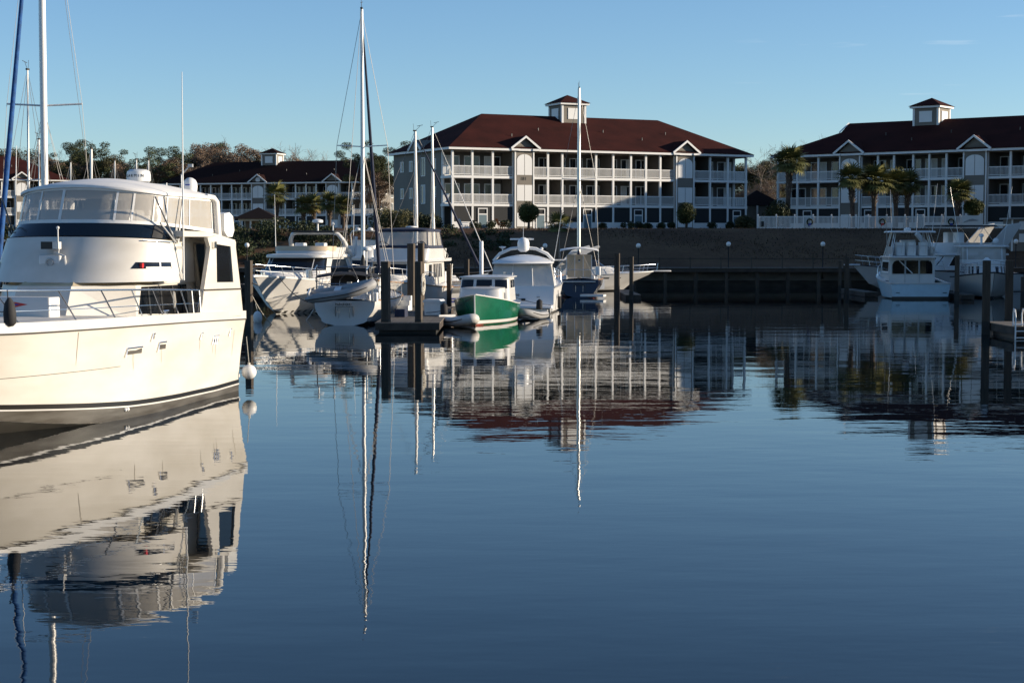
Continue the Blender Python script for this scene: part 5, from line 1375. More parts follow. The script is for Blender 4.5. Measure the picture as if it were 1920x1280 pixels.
# ------------------------------------------------------------------ motor boats
def flybridge_cruiser():
    """white cruiser with big dark windscreen and radar arch, bow towards the camera"""
    t = boat('motor_boat', 'white cruiser with a wide black windscreen and a radar arch, bow towards the camera', 'boat', (-10.2, 99.6, 0), 13, 'motor boats in the marina')
    H = std_hull(13.0, 4.3, 1.45, 2.05, rake=1.9, stern=.9, cz=.1, rise=.8, ck=.9, draft=.7, m=.45, full=2.2)
    H.shell().build('hull', 'gelcoat', t, 40); H.deck(-.02, .02, .12).build('deck', 'gelcoat', t, 40)
    H.band(.10, .07, 0, .03).build('rub_rail', 'gelcoat', t, 40); H.strip(.1, H.n - .4, .02, .16, .01).build('boot_stripe', 'boot_black', t, 40)
    for s_ in (.62, .70): H.strip(H.n * s_, H.n * s_ + .9, 1.2, 1.32, .012, 4).build('portlight', 'glass_dark', t)
    A = House(1.75, 2.95, dict(xa=2.2, xf=8.6, hw=1.78, nose=1.9, p=.62), dict(xa=2.2, xf=7.3, hw=1.62, nose=1.3, p=.62))
    A.walls(3).build('deckhouse', 'gelcoat', t, 40); A.cap(.16, .16, .12, front_over=.25).build('roof', 'gelcoat', t, 40)
    window(A, t, -.46, .46, .42, .97, f=.01, ft=.02, n=16)
    for a in (-.2, .2): A.patch(a - .006, a + .006, .42, .97, .02, 2, 1).build('mullion', 'gelcoat', t)
    for sd in (1, -1): window(A, t, sd * .53, sd * .9, .45, .92, f=.01, ft=.02, k0=.03 * sd, k1=-.05 * sd)
    TR = House(1.7, 2.15, dict(xa=7.8, xf=11.2, hw=1.35, nose=2.4, p=.8), dict(xa=7.6, xf=10.4, hw=1.1, nose=2.2, p=.8)); TR.walls().build('trunk_cabin', 'gelcoat', t, 40); TR.cap(0, .03, .08).build('trunk_top', 'gelcoat', t, 40)
    F_ = House(3.12, 3.5, dict(xa=2.4, xf=6.6, hw=1.6, nose=1.4, p=.7), dict(xa=2.4, xf=6.3, hw=1.65, nose=1.3, p=.7)); F_.walls(2).build('flybridge_coaming', 'gelcoat', t, 40)
    F_.patch(-.5, .5, .5, 1.15, .03, 14, 2).build('wind_deflector', 'tan', t, 40)
    for y in (-.6, .6): MB().rbox(4.2, y - .3, 3.1, 4.7, y + .3, 3.75, .1).build('helm_seat', 'gelcoat', t, 40)
    mb = MB()
    for sd in (1, -1): mb.tube([(2.6, sd * 1.75, 3.0), (3.5, sd * 1.55, 3.9), (3.75, sd * 1.35, 4.22), (3.8, sd * 1.1, 4.3)], [.16, .13, .11, .1], 8)
    mb.tube([(3.8, 1.15, 4.3), (3.8, -1.15, 4.3)], .1, 8)
    ar = mb.build('radar_arch', 'gelcoat', t, 60)
    MB().rbox(2.4, -1.3, 4.33, 4.1, 1.3, 4.42, .1).build('hardtop', 'canvas_black', t, 40)
    MB().tube([(3.6, .1, 4.4), (3.6, .1, 4.85)], .05, 6).lathe((3.6, .1, 4.85), [(.25, 0), (.3, .04), (.3, .16), (.15, .22), (.02, .23)], 14).build('radar', 'plastic_white', ar, 40)
    MB().lathe((3.6, 1.0, 4.4), [(.04, 0), (.03, .3), (.09, .36), (.09, .44), (.02, .5)], 8).build('gps_mushroom', 'plastic_white', ar)
    MB().tube([(5.4, -1.72, 3.2), (5.3, -1.8, 6.4)], [.025, .008], 5).build('whip_antenna', 'plastic_white', t); MB().tube([(2.5, 1.8, 3.2), (2.5, 1.9, 5.9)], [.025, .008], 5).build('whip_antenna', 'plastic_white', t)
    MB().tube([(2.0, 1.75, 3.05), (1.9, 1.8, 4.1)], .09, 8).build('rod_holder', 'plastic_white', t)
    bow_rail(H, t, 7.6, 12.85, .62, .02, 7, .18)
    MB().rbox(12.6, -.28, 2.02, 13.7, .28, 2.12, .06).build('bow_pulpit', 'gelcoat', t, 40)
    MB().tube([(13.6, 0, 2.0), (13.2, 0, 1.7), (13.0, .18, 1.6)], .035, 5).build('anchor', 'steel', t)
    MB().lathe((11.8, 0, 2.1), [(.12, 0), (.12, .12), (.16, .16), (.05, .3)], 10).build('windlass', 'steel', t)
    for sd in (1, -1): MB().tube(sag(H.edge(11.6, 0, .05, sd), (12.6, sd * 3.2, .7), .35), .018, 5).build('bow_line', 'rope_dark', t)
    for k in range(3): MB().sphere(H.edge(8.6 - .8 * k, -.14, -.55, 1), .14, 8, 6, (1, 1, 2.2)).build('fender', 'plastic_white', t, 60)
    for k in range(2): MB().rbox(9.0 + .3 * k, 1.5, 1.85, 9.22 + .3 * k, 1.7, 2.35, .04).build('fender_holder', 'steel', t)
    return t
flybridge_cruiser()
def small_flybridge():
    t = boat('motor_boat', 'white flybridge boat half hidden behind the tall sailboat mast', 'boat', (-10.2, 126.5, 0), 10, 'motor boats in the marina')
    H = std_hull(9.5, 3.4, 1.2, 1.7, rake=1.4, m=.45); H.shell().build('hull', 'gelcoat', t, 40); H.deck(-.02, .02, .1).build('deck', 'gelcoat', t, 40); H.strip(.1, H.n - .4, .02, .14, .01).build('boot_stripe', 'royal', t)
    A = House(1.4, 2.55, dict(xa=1.8, xf=6.4, hw=1.35, nose=1.2, p=.6), dict(xa=1.8, xf=5.6, hw=1.25, nose=.8, p=.6)); A.walls(2).build('deckhouse', 'gelcoat', t, 40); A.cap(.12, .12, .06).build('roof', 'gelcoat', t, 40)
    window(A, t, -.44, .44, .45, .92, n=12)
    for sd in (1, -1): window(A, t, sd * .54, sd * .9, .45, .9)
    F_ = House(2.67, 3.5, dict(xa=1.9, xf=5.0, hw=1.25, nose=.9, p=.6), dict(xa=1.9, xf=4.7, hw=1.3, nose=.9, p=.6)); F_.walls(2).build('flybridge_coaming', 'gelcoat', t, 40)
    MB().box(2.3, -.9, 2.7, 2.8, .9, 3.9).build('bench_back', 'gelcoat', t)
    for sd in (1, -1): MB().tube([(1.9, sd * 1.2, 3.3), (2.4, sd * 1.15, 4.3), (2.8, sd * .9, 4.55), (2.8, 0, 4.6)], .05, 6).build('arch', 'gelcoat', t, 60)
    for y in (-.5, .45): MB().lathe((2.8, y, 4.6), [(.18, 0), (.2, .05), (.2, .14), (.05, .2)], 10).build('antenna_dome', 'plastic_white', t, 40)
    for y in (-1.2, 1.2): MB().tube([(3.2, y, 3.4), (3.1, y, 5.0)], .02, 5).build('rod', 'wire', t)
    bow_rail(H, t, 5.8, 9.3, .6, .02, 5, .15)
    return t
small_flybridge()
def trawler():
    t = boat('motor_boat', 'white trawler with a navy edged clear flybridge enclosure standing behind the timber piles', 'boat', (-5.25, 101.5, 0), 10, 'motor boats in the marina')
    H = std_hull(11.2, 3.9, 1.15, 1.75, rake=1.4, stern=.92, m=.42, rise=.6); H.shell().build('hull', 'gelcoat', t, 40); H.deck(-.02, .02, .1).build('deck', 'gelcoat', t, 40)
    H.band(.07, .06, -.02, .03).build('rub_rail', 'teak', t, 40); H.strip(.1, H.n - .4, .02, .14, .01).build('boot_stripe', 'boot_black', t)
    A = House(1.4, 2.68, dict(xa=1.5, xf=7.0, hw=1.62, nose=.9, p=.45), dict(xa=1.5, xf=6.4, hw=1.55, nose=.7, p=.45)); A.walls(2).build('deckhouse', 'gelcoat', t, 40)
    A.cap(.25, .10, .04, aft_over=.9).build('roof', 'gelcoat', t, 40)
    for a, b in ((-.93, -.42), (-.34, .34), (.42, .93)): window(A, t, af(A, a), af(A, b), .38, .90, f=.002, ft=.02)
    for sd in (1, -1):
        window(A, t, sd * .53, sd * .62, .35, .88, f=.006, ft=.02)
        w = A.patch(sd * .655, sd * .93, .30, .90, .008, 6, 1).build('slatted_window', 'glass_dark', t, 40)
        for k in range(6): A.patch(sd * (.66 + .05 * k), sd * (.672 + .05 * k), .30, .90, .02, 2, 1).build('slat', 'gelcoat', w)
    F_ = House(2.79, 3.42, dict(xa=1.2, xf=6.2, hw=1.6, nose=.8, p=.5), dict(xa=1.2, xf=5.9, hw=1.66, nose=.8, p=.5)); F_.walls(2).build('flybridge_coaming', 'gelcoat', t, 40)
    for sd in (1, -1): MB().box(-.3, sd * 1.55 - .08, 2.70, 1.3, sd * 1.55 + .08, 2.85).build('boat_deck_edge', 'gelcoat', t)
    E = House(3.43, 4.42, dict(xa=1.9, xf=5.75, hw=1.6, nose=.9, p=.5), dict(xa=2.1, xf=5.2, hw=1.45, nose=.8, p=.5))
    E.patch(-1, 1, 0, .16, .02, 40, 1).build('canvas_band', 'canvas_navy', t, 40); E.patch(-1, 1, .93, 1, .02, 40, 1).build('canvas_band', 'canvas_navy', t, 40)
    ed = [-.97, -.76, -.54, -.34, .34, .54, .76, .97]
    for a, b in zip(ed[:-1], ed[1:]): E.patch(a, b, .16, .93, .0, 10, 1).build('vinyl_panel', 'vinyl', t, 40)
    for a in ed: E.patch(a - .012, a + .012, .16, .93, .02, 2, 1).build('panel_seam', 'canvas_navy', t, 40)
    for sd in (-1, 1):
        c0, c1 = sd * .30, sd * .06
        MB().tube([E.patch(c0 + (c1 - c0) * u - .001, c0 + (c1 - c0) * u + .001, .17 + .22 * math.sin(PI * u), .18 + .22 * math.sin(PI * u), .025, 1, 1).v[0] for u in [i / 10 for i in range(11)]], .02, 5).build('canvas_piping', 'canvas_navy', t)
    E.cap(.05, .08, .12).build('bimini_top', 'canvas_navy', t, 40)
    MB().lathe((3.6, .1, 4.58), [(.3, 0), (.33, .05), (.3, .1), (.05, .12)], 12).build('radar', 'plastic_white', t, 40)
    MB().tube([(2.0, 1.7, 3.4), (1.6, 1.85, 3.0), (1.3, 1.7, 2.85)], .03, 5).build('flybridge_rail', 'steel', t)
    bow_rail(H, t, 5.2, 11.0, .75, .02, 7, .12)
    MB().rbox(10.8, -.3, 1.74, 11.8, .3, 1.84, .06).build('bow_pulpit', 'teak', t)
    TR = House(1.4, 1.95, dict(xa=6.6, xf=9.6, hw=1.2, nose=2.0, p=.7), dict(xa=6.6, xf=9.1, hw=1.05, nose=1.8, p=.7)); TR.walls().build('trunk_cabin', 'gelcoat', t, 40); TR.cap(0, .03, .06).build('trunk_top', 'gelcoat', t, 40)
    for sd in (1, -1):
        for k in range(2): MB().tube([(.6 + .5 * k, sd * 1.8, 1.1), (.55 + .5 * k, sd * 1.85, 2.5)], .03, 5).build('cockpit_post', 'steel', t)
    MB().cbox((.3, 1.2, 1.7), (.35, .4, .7)).build('outboard_cover', 'plastic_white', t)
    return t
trawler()
def green_boat():
    t = boat('lobster_boat', 'dark green wooden launch with a white wheelhouse and three front windows', 'boat', (-.80, 85.65, 0), 6.5, 'motor boats in the marina')
    H = Hull([(0, 1.20, .78), (2, 1.38, .80), (4, 1.44, .90), (5.8, 1.22, 1.08), (7.2, .66, 1.26), (8.0, .02, 1.40)],
             [(0, 1.12, .0), (2, 1.28, -.02), (4, 1.25, -.02), (5.8, .90, 0), (7.1, .36, .03), (7.85, .015, .06)],
             [(0, 0, -.3), (2, 0, -.4), (4, 0, -.5), (5.8, 0, -.5), (7.1, 0, -.4), (7.8, 0, -.1)], n=28, bulge=.05)
    H.shell().build('hull', 'green_hull', t, 40); H.deck(.02, .03, .06, x0=3.4).build('deck', 'gelcoat', t, 40)
    H.strip(.05, H.n - .05, lambda q: .06 + .02 * q / H.n, lambda q: .18 + .05 * q / H.n, .012).build('boot_stripe', 'gelcoat', t, 40)
    H.strip(.05, H.n - .05, -.04, lambda q: .055 + .02 * q / H.n, .010).build('bottom_paint', 'red_paint', t, 40)
    H.band(.05, .09, 0, .035).build('rub_rail', 'gelcoat', t, 40)
    MB().tube([(8.03, 0, 1.42), (7.98, 0, .8), (7.9, 0, .1)], .03, 6).build('stem_band', 'gelcoat', t)
    MB().box(.05, -1.12, .35, 3.0, 1.12, .40).build('cockpit_sole', 'nonskid', t)
    TR = House(.92, 1.62, dict(xa=4.2, xf=6.35, hw=1.05, nose=.75, p=.6), dict(xa=4.2, xf=6.0, hw=.98, nose=.6, p=.6)); TR.walls().build('trunk_cabin', 'gelcoat', t, 40); TR.cap(.03, .04, .06).build('trunk_top', 'gelcoat', t, 40)
    for sd in (1, -1):
        w = TR.patch(sd * .56, sd * .86, .22, .78, .008, 6, 1, .05 * sd, -.05 * sd).build('portlight', 'gelcoat', t, 40); TR.patch(sd * .585, sd * .84, .28, .72, .016, 6, 1, .06 * sd, -.06 * sd).build('pane', 'glass_dark', w, 40)
    W = House(1.0, 2.11, dict(xa=2.2, xf=4.95, hw=1.24, nose=.6, p=.42), dict(xa=2.1, xf=4.5, hw=1.14, nose=.5, p=.42)); W.walls(3).build('wheelhouse', 'gelcoat', t, 40)
    W.cap(.09, .05, .07, aft_over=.5).build('roof', 'gelcoat', t, 40)
    for a, b in ((-.93, -.44), (-.32, .32), (.44, .93)): window(W, t, af(W, a), af(W, b), .55, .92, f=.002, ft=.012)
    for sd in (1, -1): window(W, t, sd * .56, sd * .74, .55, .9, f=.008, ft=.02); window(W, t, sd * .78, sd * .97, .55, .9, f=.008, ft=.02)
    MB().sphere((6.8, .3, 1.4), .05, 8, 5).cbox((5.2, .4, 1.72), (.14, .08, .06)).build('deck_fitting', 'steel', t)
    MB().tube(sag((7.8, .05, 1.40), (8.2, -2.2, .6), .2), .016, 5).build('mooring_line', 'rope_dark', t)
    MB().cbox((3.9, .9, 2.34), (.25, .12, .10)).build('horn', 'steel', t)
    MB().box(-.02, -.5, .45, -.005, .5, .65).build('name_board', 'gelcoat', t)
    return t
green_boat()
rb = inflatable('light grey inflatable dinghy with a covered outboard floating beside the green launch', 2.2, 1.25, .22, 'rubber_light', True)
place(rb, (-3.05, 77.5, .02), -38)
sd_ = inflatable('small dark dinghy with an outboard between the green launch and the white hardtop cruiser', 2.4, 1.3, .18, 'rubber_grey', True); place(sd_, (1.35, 85.4, .02), 20)
def hardtop_cruiser():
    t = boat('motor_boat', 'white hardtop cruiser seen from astern with cream cockpit covers and a radar dome', 'boat', (.52, 91.6, 0), 183, 'motor boats in the marina')
    H = std_hull(13.2, 4.1, 1.35, 1.9, rake=1.9, stern=.86, m=.45, rise=.7, cz=.08, ck=.93); H.shell().build('hull', 'gelcoat_bright', t, 40); H.deck(-.02, .02, .1).build('deck', 'gelcoat_bright', t, 40)
    H.band(.06, .06, -.02, .03).build('rub_rail', 'silver', t, 40); H.strip(.1, H.n - .4, .0, .12, .01).build('boot_stripe', 'boot_black', t)
    MB().rbox(-.95, -1.7, .28, -.01, 1.7, .44, .12).build('swim_platform', 'gelcoat_bright', t, 40)
    MB().prism([(-.9, .28), (0, .28), (0, -.2), (-.4, -.1)], 'y', -1.55, 1.55).build('platform_bracket', 'gelcoat_bright', t)
    tb = MB().prism([(-.015, .44), (-.30, .44), (-.05, 1.45), (.0, 1.45)], 'y', -1.72, 1.72).build('transom_moulding', 'gelcoat_bright', t)
    text_part('erne', .26, 'boat_name', 'black', tb, (-.195, .35, .98), (PI / 2 - .24, 0, -PI / 2))
    MB().cbox((-.25, -.1, .72), (.06, .22, .12)).build('vent', 'black', tb)
    for y in (-.9, .95): MB().cbox((-.2, y, .85), (.06, .18, .06)).build('courtesy_light', 'silver', tb)
    # cockpit enclosure
    C_ = House(1.40, 2.62, dict(xa=.35, xf=6.8, hw=1.75, nose=2.2, p=.8), dict(xa=1.0, xf=5.6, hw=1.52, nose=1.8, p=.8)); C_.walls(3, aft=False).build('deckhouse', 'gelcoat_bright', t, 40)
    for sd in (1, -1): window(C_, t, sd * .55, sd * .72, .35, .92, f=.006, ft=.02, k0=.02 * sd, k1=-.03 * sd); window(C_, t, sd * .76, sd * .97, .30, .90, m='vinyl_cover', f=.006, ft=.02)
    bk = MB(); a0, a1 = C_.P(1, 0), C_.P(1, 1)
    rr = [[(a0.x + (a1.x - a0.x) * v - .02, (a0.y + (a1.y - a0.y) * v) * u, a0.z + (a1.z - a0.z) * v) for u in (-1, -.5, 0, .5, 1)] for v in (0, .5, 1)]
    bk.loft(rr).build('cockpit_cover', 'vinyl_cover', t, 40)
    for u in (-.33, .33): MB().tube([(a0.x - .03, a0.y * u, a0.z), (a1.x - .03, a1.y * u, a1.z)], .02, 5).build('zip_seam', 'canvas_white', t)
    C_.cap(.10, .10, .38, aft_over=.45).build('hardtop', 'gelcoat_bright', t, 60)
    mb = MB(); mb.tube([(2.2, 1.65, 2.75), (2.1, 1.3, 3.15), (2.05, .7, 3.42), (2.05, 0, 3.5), (2.05, -.7, 3.42), (2.1, -1.3, 3.15), (2.2, -1.65, 2.75)], .09, 8); ar = mb.build('radar_arch', 'gelcoat_bright', t, 60)
    MB().lathe((2.0, 0, 3.25), [(.15, 0), (.30, .1), (.33, .3), (.33, .5), (.27, .68), (.12, .78), (.02, .8)], 18).build('satellite_dome', 'gelcoat_bright', ar, 60)
    MB().cbox((2.3, .1, 3.95), (.1, 1.3, .1)).tube([(2.3, .1, 3.5), (2.3, .1, 3.9)], .06, 6).build('radar_bar', 'gelcoat_bright', ar)
    MB().lathe((2.1, 1.15, 3.2), [(.03, 0), (.03, .2), (.2, .3), (.2, .34), (.02, .36)], 10).build('tv_antenna', 'gelcoat_bright', ar); MB().lathe((2.1, -1.0, 3.2), [(.03, 0), (.03, .16), (.09, .2), (.06, .3)], 8).build('gps_mushroom', 'gelcoat_bright', ar)
    MB().tube([(1.9, 0, 3.3), (1.9, 0, 4.6)], .014, 5).build('mast_light', 'gelcoat_bright', ar)
    MB().tube([(4.5, -1.6, 2.7), (3.6, -2.1, 5.6)], [.02, .008], 5).build('whip_antenna', 'gelcoat_bright', t)
    H.strip(H.n * .12, H.n * .26, .75, .95, .012, 6).build('hull_vent', 'silver', t)
    H.strip(H.n * .34, H.n * .46, .85, 1.0, .012, 6).build('portlight', 'glass_dark', t)
    MB().tube([H.edge(1.6, -.03, -.2, -1), H.edge(1.6, -.05, -.5, -1), H.edge(1.6, -.1, -.55, -1), H.edge(1.6, -.1, -1.15, -1), H.edge(1.6, -.1, -1.2, -1)], [.015, .015, .10, .10, .03], 8).build('fender', 'canvas_black', t, 60)
    bow_rail(H, t, 6.5, 13.0, .55, .018, 6, .1)
    MB().tube(sag((-.0, 1.2, 1.2), (-.8, -1.6, .45), .15), .014, 5).build('stern_line', 'rope_dark', t)
    return t
hardtop_cruiser()
def bow_right_cruiser():
    t = boat('motor_boat', 'white express cruiser with its sunlit bow and pulpit pointing right', 'boat', (2.3, 130.2, 0), -104, 'motor boats in the marina')
    H = std_hull(9.2, 3.1, 1.2, 1.5, rake=2.0, stern=.92, m=.42, rise=.9, cz=.05, ck=.84); H.shell().build('hull', 'gelcoat', t, 40); H.deck(-.02, .02, .16).build('deck', 'gelcoat', t, 40)
    H.band(.06, .05, -.02, .03).build('rub_rail', 'silver', t, 40); H.strip(.1, H.n - .4, .0, .1, .01).build('boot_stripe', 'boot_black', t)
    A = House(1.25, 1.85, dict(xa=2.6, xf=6.6, hw=1.3, nose=2.0, p=.8), dict(xa=2.6, xf=5.4, hw=1.2, nose=1.6, p=.8)); A.walls().build('trunk_cabin', 'gelcoat', t, 40); A.cap(0, .03, .05).build('cabin_top', 'gelcoat', t, 40)
    W = House(1.85, 2.4, dict(xa=2.6, xf=5.0, hw=1.2, nose=1.4, p=.8), dict(xa=2.3, xf=4.2, hw=1.1, nose=1.2, p=.8)); W.patch(-.9, .9, 0, 1, 0, 20, 1).build('windscreen', 'glass_dark', t, 40)
    mb = MB()
    for sd in (1, -1): mb.prism([(1.0, 1.25), (1.9, 1.25), (3.2, 2.9), (4.2, 3.35), (4.1, 3.5), (2.7, 3.1)], 'y', sd * 1.3 - .06, sd * 1.3 + .06)
    mb.box(2.9, -1.24, 2.95, 3.4, 1.24, 3.05); mb.build('radar_arch', 'gelcoat', t)
    MB().box(.4, -1.2, 2.35, 2.6, 1.2, 2.42).build('canvas_top', 'canvas_white', t)
    bow_rail(H, t, 4.6, 9.1, .55, .018, 6, .15)
    MB().rbox(8.8, -.25, 1.47, 10.3, .25, 1.56, .06).build('bow_pulpit', 'gelcoat', t, 40); MB().tube([(9.2, 0, 1.55), (9.3, 0, 2.1)], .02, 5).build('bow_light', 'steel', t)
    for s_ in (.5, .62): H.strip(H.n * s_, H.n * (s_ + .06), .95, 1.05, .012, 4).build('portlight', 'glass_dark', t)
    MB().tube([(.2, -.8, 1.2), (.1, -.8, 2.2), (.0, -.8, 2.3)], [.18, .22, .08], 8).build('outboard_cover', 'plastic_white', t, 60)
    p = H.edge(4.2, -.06, -.7, -1); MB().cbox(p, (.5, .12, .75)).build('fender_board', 'plastic_white', t)
    return t
bow_right_cruiser()
# ---- right-hand group, in the shade
def sportfisher():
    t = boat('motor_boat', 'pale blue sterned sport fishing boat with a tower, stern towards the camera in the shade', 'boat', (27.05, 113.0, 0), 181, 'motor boats in the marina')
    H = std_hull(9.6, 4.1, 1.0, 1.9, rake=1.3, stern=.96, m=.35, rise=.6, cz=.08, ck=.92, sheer_dip=-.0); H.shell().build('hull', 'blue_hull', t, 40)
    H.strip(.05, H.n - .4, -.05, .12, .01).build('boot_stripe', 'boot_black', t); H.band(.08, .2, 0, .02).build('covering_board', 'gelcoat', t, 40)
    H.deck(-.35, .08, .0, x1=3.3).build('cockpit_sole', 'nonskid', t); H.deck(.0, .04, .1, x0=3.2).build('deck', 'gelcoat', t)
    MB().box(.0, -1.95, .95, .2, 1.95, 1.08).build('transom_cap', 'gelcoat', t)
    MB().box(-.03, -1.9, -.02, -.012, 1.9, .16).build('transom_stripe', 'boot_black', t)
    for y in (-1.6, 1.5): MB().cbox((-.02, y, .42), (.03, .26, .04)).build('exhaust_flap', 'black', t)
    A = House(.65, 2.70, dict(xa=2.7, xf=7.2, hw=1.55, nose=1.4, p=.7), dict(xa=2.6, xf=6.2, hw=1.5, nose=1.0, p=.7)); A.walls(2).build('deckhouse', 'gelcoat', t, 40)
    A.cap(.12, .10, .05, aft_over=.7).build('roof', 'gelcoat', t, 40)
    for sd in (1, -1): window(A, t, sd * .54, sd * .92, .55, .86)
    window(A, t, -.42, .42, .55, .9)
    # aft bulkhead: three arched panes and a centre door
    def pane(y0, y1, z0, z1, l, r):
        p = [(y0, z0), (y1, z0), (y1, z1 - (.3 if r else .05))] + ([(y1 - .1, z1 - .08), (y1 - .3, z1)] if r else [(y1 - .03, z1)]) + ([(y0 + .3, z1), (y0 + .1, z1 - .08), (y0, z1 - .3)] if l else [(y0 + .03, z1), (y0, z1 - .05)])
        q = [(y0 - .05, z0 - .05), (y1 + .05, z0 - .05), (y1 + .05, z1 + .05), (y0 - .05, z1 + .05)]
        f = MB().prism(q, 'x', 2.62, 2.605 + .05).build('window', 'gelcoat', t); MB().prism(p, 'x', 2.585, 2.60).build('pane', 'glass_dark', f)
    pane(-1.35, -.52, 1.62, 2.52, True, False); pane(-.40, .42, 1.62, 2.52, False, False); pane(.54, 1.35, 1.62, 2.52, False, True)
    MB().box(2.57, -.46, .7, 2.60, .48, .72).box(2.57, -.49, .7, 2.60, -.46, 2.58).box(2.57, .48, .7, 2.60, .51, 2.58).build('door_frame', 'silver', t)
    MB().tube([(2.5, .9, 2.5), (2.3, .05, 1.65)], .03, 5).build('rod', 'plastic_white', t)
    F_ = House(2.82, 3.45, dict(xa=2.3, xf=5.4, hw=1.4, nose=.9, p=.7), dict(xa=2.4, xf=5.2, hw=1.42, nose=.9, p=.7)); F_.walls(2, aft=False).build('flybridge_coaming', 'gelcoat', t, 40)
    for y in (-.8, 0, .75): MB().box(2.9, y - .28, 2.85, 3.3, y + .28, 3.75).build('helm_seat', 'plastic_white', t)
    MB().rbox(4.0, -.5, 2.8, 4.6, .5, 3.9, .08).build('helm_console', 'gelcoat', t, 40)
    tw = MB()
    for sd in (1, -1):
        for x0, x1 in ((2.4, 2.9), (3.2, 3.4), (4.6, 4.2), (5.2, 4.6)): tw.tube([(x0, sd * 1.42, 2.8), (x1, sd * 1.08, 4.42)], .034, 6)
        tw.tube([(2.6, sd * 1.33, 3.3), (5.0, sd * 1.33, 3.3)], .025, 5).tube([(2.4, sd * 1.42, 2.8), (3.3, sd * 1.2, 4.0)], .025, 5)
    tw.tube([(2.62, 1.3, 3.5), (2.62, -1.3, 3.5)], .025, 5); to = tw.build('tower_frame', 'alu', t, 60)
    MB().rbox(2.3, -1.55, 4.42, 4.9, 1.55, 4.52, .2).build('hardtop', 'gelcoat', to, 40)
    MB().lathe((3.4, .2, 4.52), [(.22, 0), (.25, .05), (.24, .16), (.05, .22)], 12).build('radar', 'plastic_white', to, 40)
    for y, l in ((-1.4, 3.2), (1.35, 2.8)): MB().tube([(3.0, y, 4.5), (2.6, y * 1.15, 4.5 + l)], [.02, .008], 5).build('whip_antenna', 'plastic_white', to)
    for k in range(7): MB().tube([(2.35, -1.2 + .4 * k, 3.0), (2.05, -1.22 + .4 * k, 3.9)], .018, 4).build('rod_holder', 'alu', to)
    for sd in (1, -1): MB().tube([(3.6, sd * 1.5, 2.5), (1.6, sd * 2.0, 6.2)], [.03, .01], 5).build('outrigger', 'alu', t)
    bow_rail(H, t, 5.0, 9.4, .6, .018, 5, .1)
    return t
sportfisher()
def bridge_yacht():
    t = boat('motor_boat', 'white sedan bridge yacht lying broadside in the shade with its bow pointing left', 'boat', (38.2, 131.2, 0), 73, 'motor boats in the marina')
    H = std_hull(13.4, 4.2, 1.35, 2.05, rake=1.7, stern=.92, m=.42, rise=.7); H.shell().build('hull', 'gelcoat', t, 40); H.deck(-.02, .02, .12).build('deck', 'gelcoat', t, 40)
    H.band(.07, .06, -.02, .03).build('rub_rail', 'navy_hull', t, 40); H.strip(.1, H.n - .4, .0, .16, .01).build('boot_stripe', 'boot_black', t)
    for lo, hi in ((.58, .72), (.74, .80)): H.strip(H.n * lo, H.n * hi, lambda q, lo=lo, hi=hi: .85, lambda q, lo=lo, hi=hi: .9 + .42 * math.sin(PI * min(1, max(0, (q / H.n - lo) / (hi - lo))) ** .7), .012, 10, (1,)).build('hull_window', 'glass_dark', t)
    A = House(1.65, 2.75, dict(xa=2.0, xf=9.2, hw=1.75, nose=2.4, p=.75), dict(xa=2.0, xf=7.6, hw=1.6, nose=1.6, p=.75)); A.walls(2).build('deckhouse', 'gelcoat', t, 40); A.cap(.15, .14, .08, aft_over=.8).build('roof', 'gelcoat', t, 40)
    window(A, t, -.42, .42, .35, .92)
    for sd in (1, -1):
        for a, b in ((.53, .63), (.66, .76), (.79, .92)): window(A, t, sd * a, sd * b, .3, .9)
    F_ = House(2.9, 3.7, dict(xa=1.6, xf=7.2, hw=1.65, nose=1.6, p=.75), dict(xa=1.6, xf=6.8, hw=1.7, nose=1.6, p=.75)); F_.walls(2).build('flybridge_coaming', 'gelcoat', t, 40)
    mb = MB()
    for sd in (1, -1): mb.prism([(1.4, 3.4), (3.0, 3.4), (1.4, 5.0), (.3, 5.2), (.2, 5.05)], 'y', sd * 1.75 - .07, sd * 1.75 + .07)
    mb.box(.3, -1.68, 5.0, 1.3, 1.68, 5.1); mb.build('radar_arch', 'gelcoat', t)
    MB().rbox(2.0, -1.6, 4.95, 6.6, 1.6, 5.02, .2).build('bimini_top', 'canvas_black', t)
    for sd in (1, -1):
        for x0, x1 in ((2.4, 3.4), (4.2, 3.2), (5.6, 6.2)): MB().tube([(x0, sd * 1.65, 3.7), (x1, sd * 1.55, 4.95)], .02, 5).build('bimini_frame', 'alu', t)
    for y in (-.7, .7): MB().rbox(4.6, y - .35, 3.2, 5.2, y + .35, 4.5, .1).build('helm_seat', 'plastic_white', t, 40)
    bow_rail(H, t, 7.0, 13.2, .75, .02, 8, .2)
    MB().rbox(12.9, -.3, 2.02, 14.0, .3, 2.12, .06).build('bow_pulpit', 'gelcoat', t, 40)
    c = MB().tube([(9.2, .8, 2.1), (8.6, .8, 2.55), (8.2, .8, 2.9), (9.0, 0, 2.8), (9.0, -.5, 2.3)], [.2, .35, .35, .3, .1], 8).build('cushion_cover', 'canvas_navy', t, 60)
    MB().tube([(11.2, .3, 2.1), (10.4, .9, 2.3), (9.8, .6, 2.15)], .07, 6).build('rolled_canvas', 'canvas_navy', t, 60)
    da = MB().prism([(7.0, 2.9), (7.6, 2.9), (8.9, 4.3), (8.7, 4.5)], 'y', 1.1, 1.35).build('davit', 'gelcoat', t)
    MB().tube([(8.8, 1.2, 4.3), (8.7, 1.2, 5.9)], [.03, .01], 5).build('whip_antenna', 'plastic_white', t)
    return t
bridge_yacht()
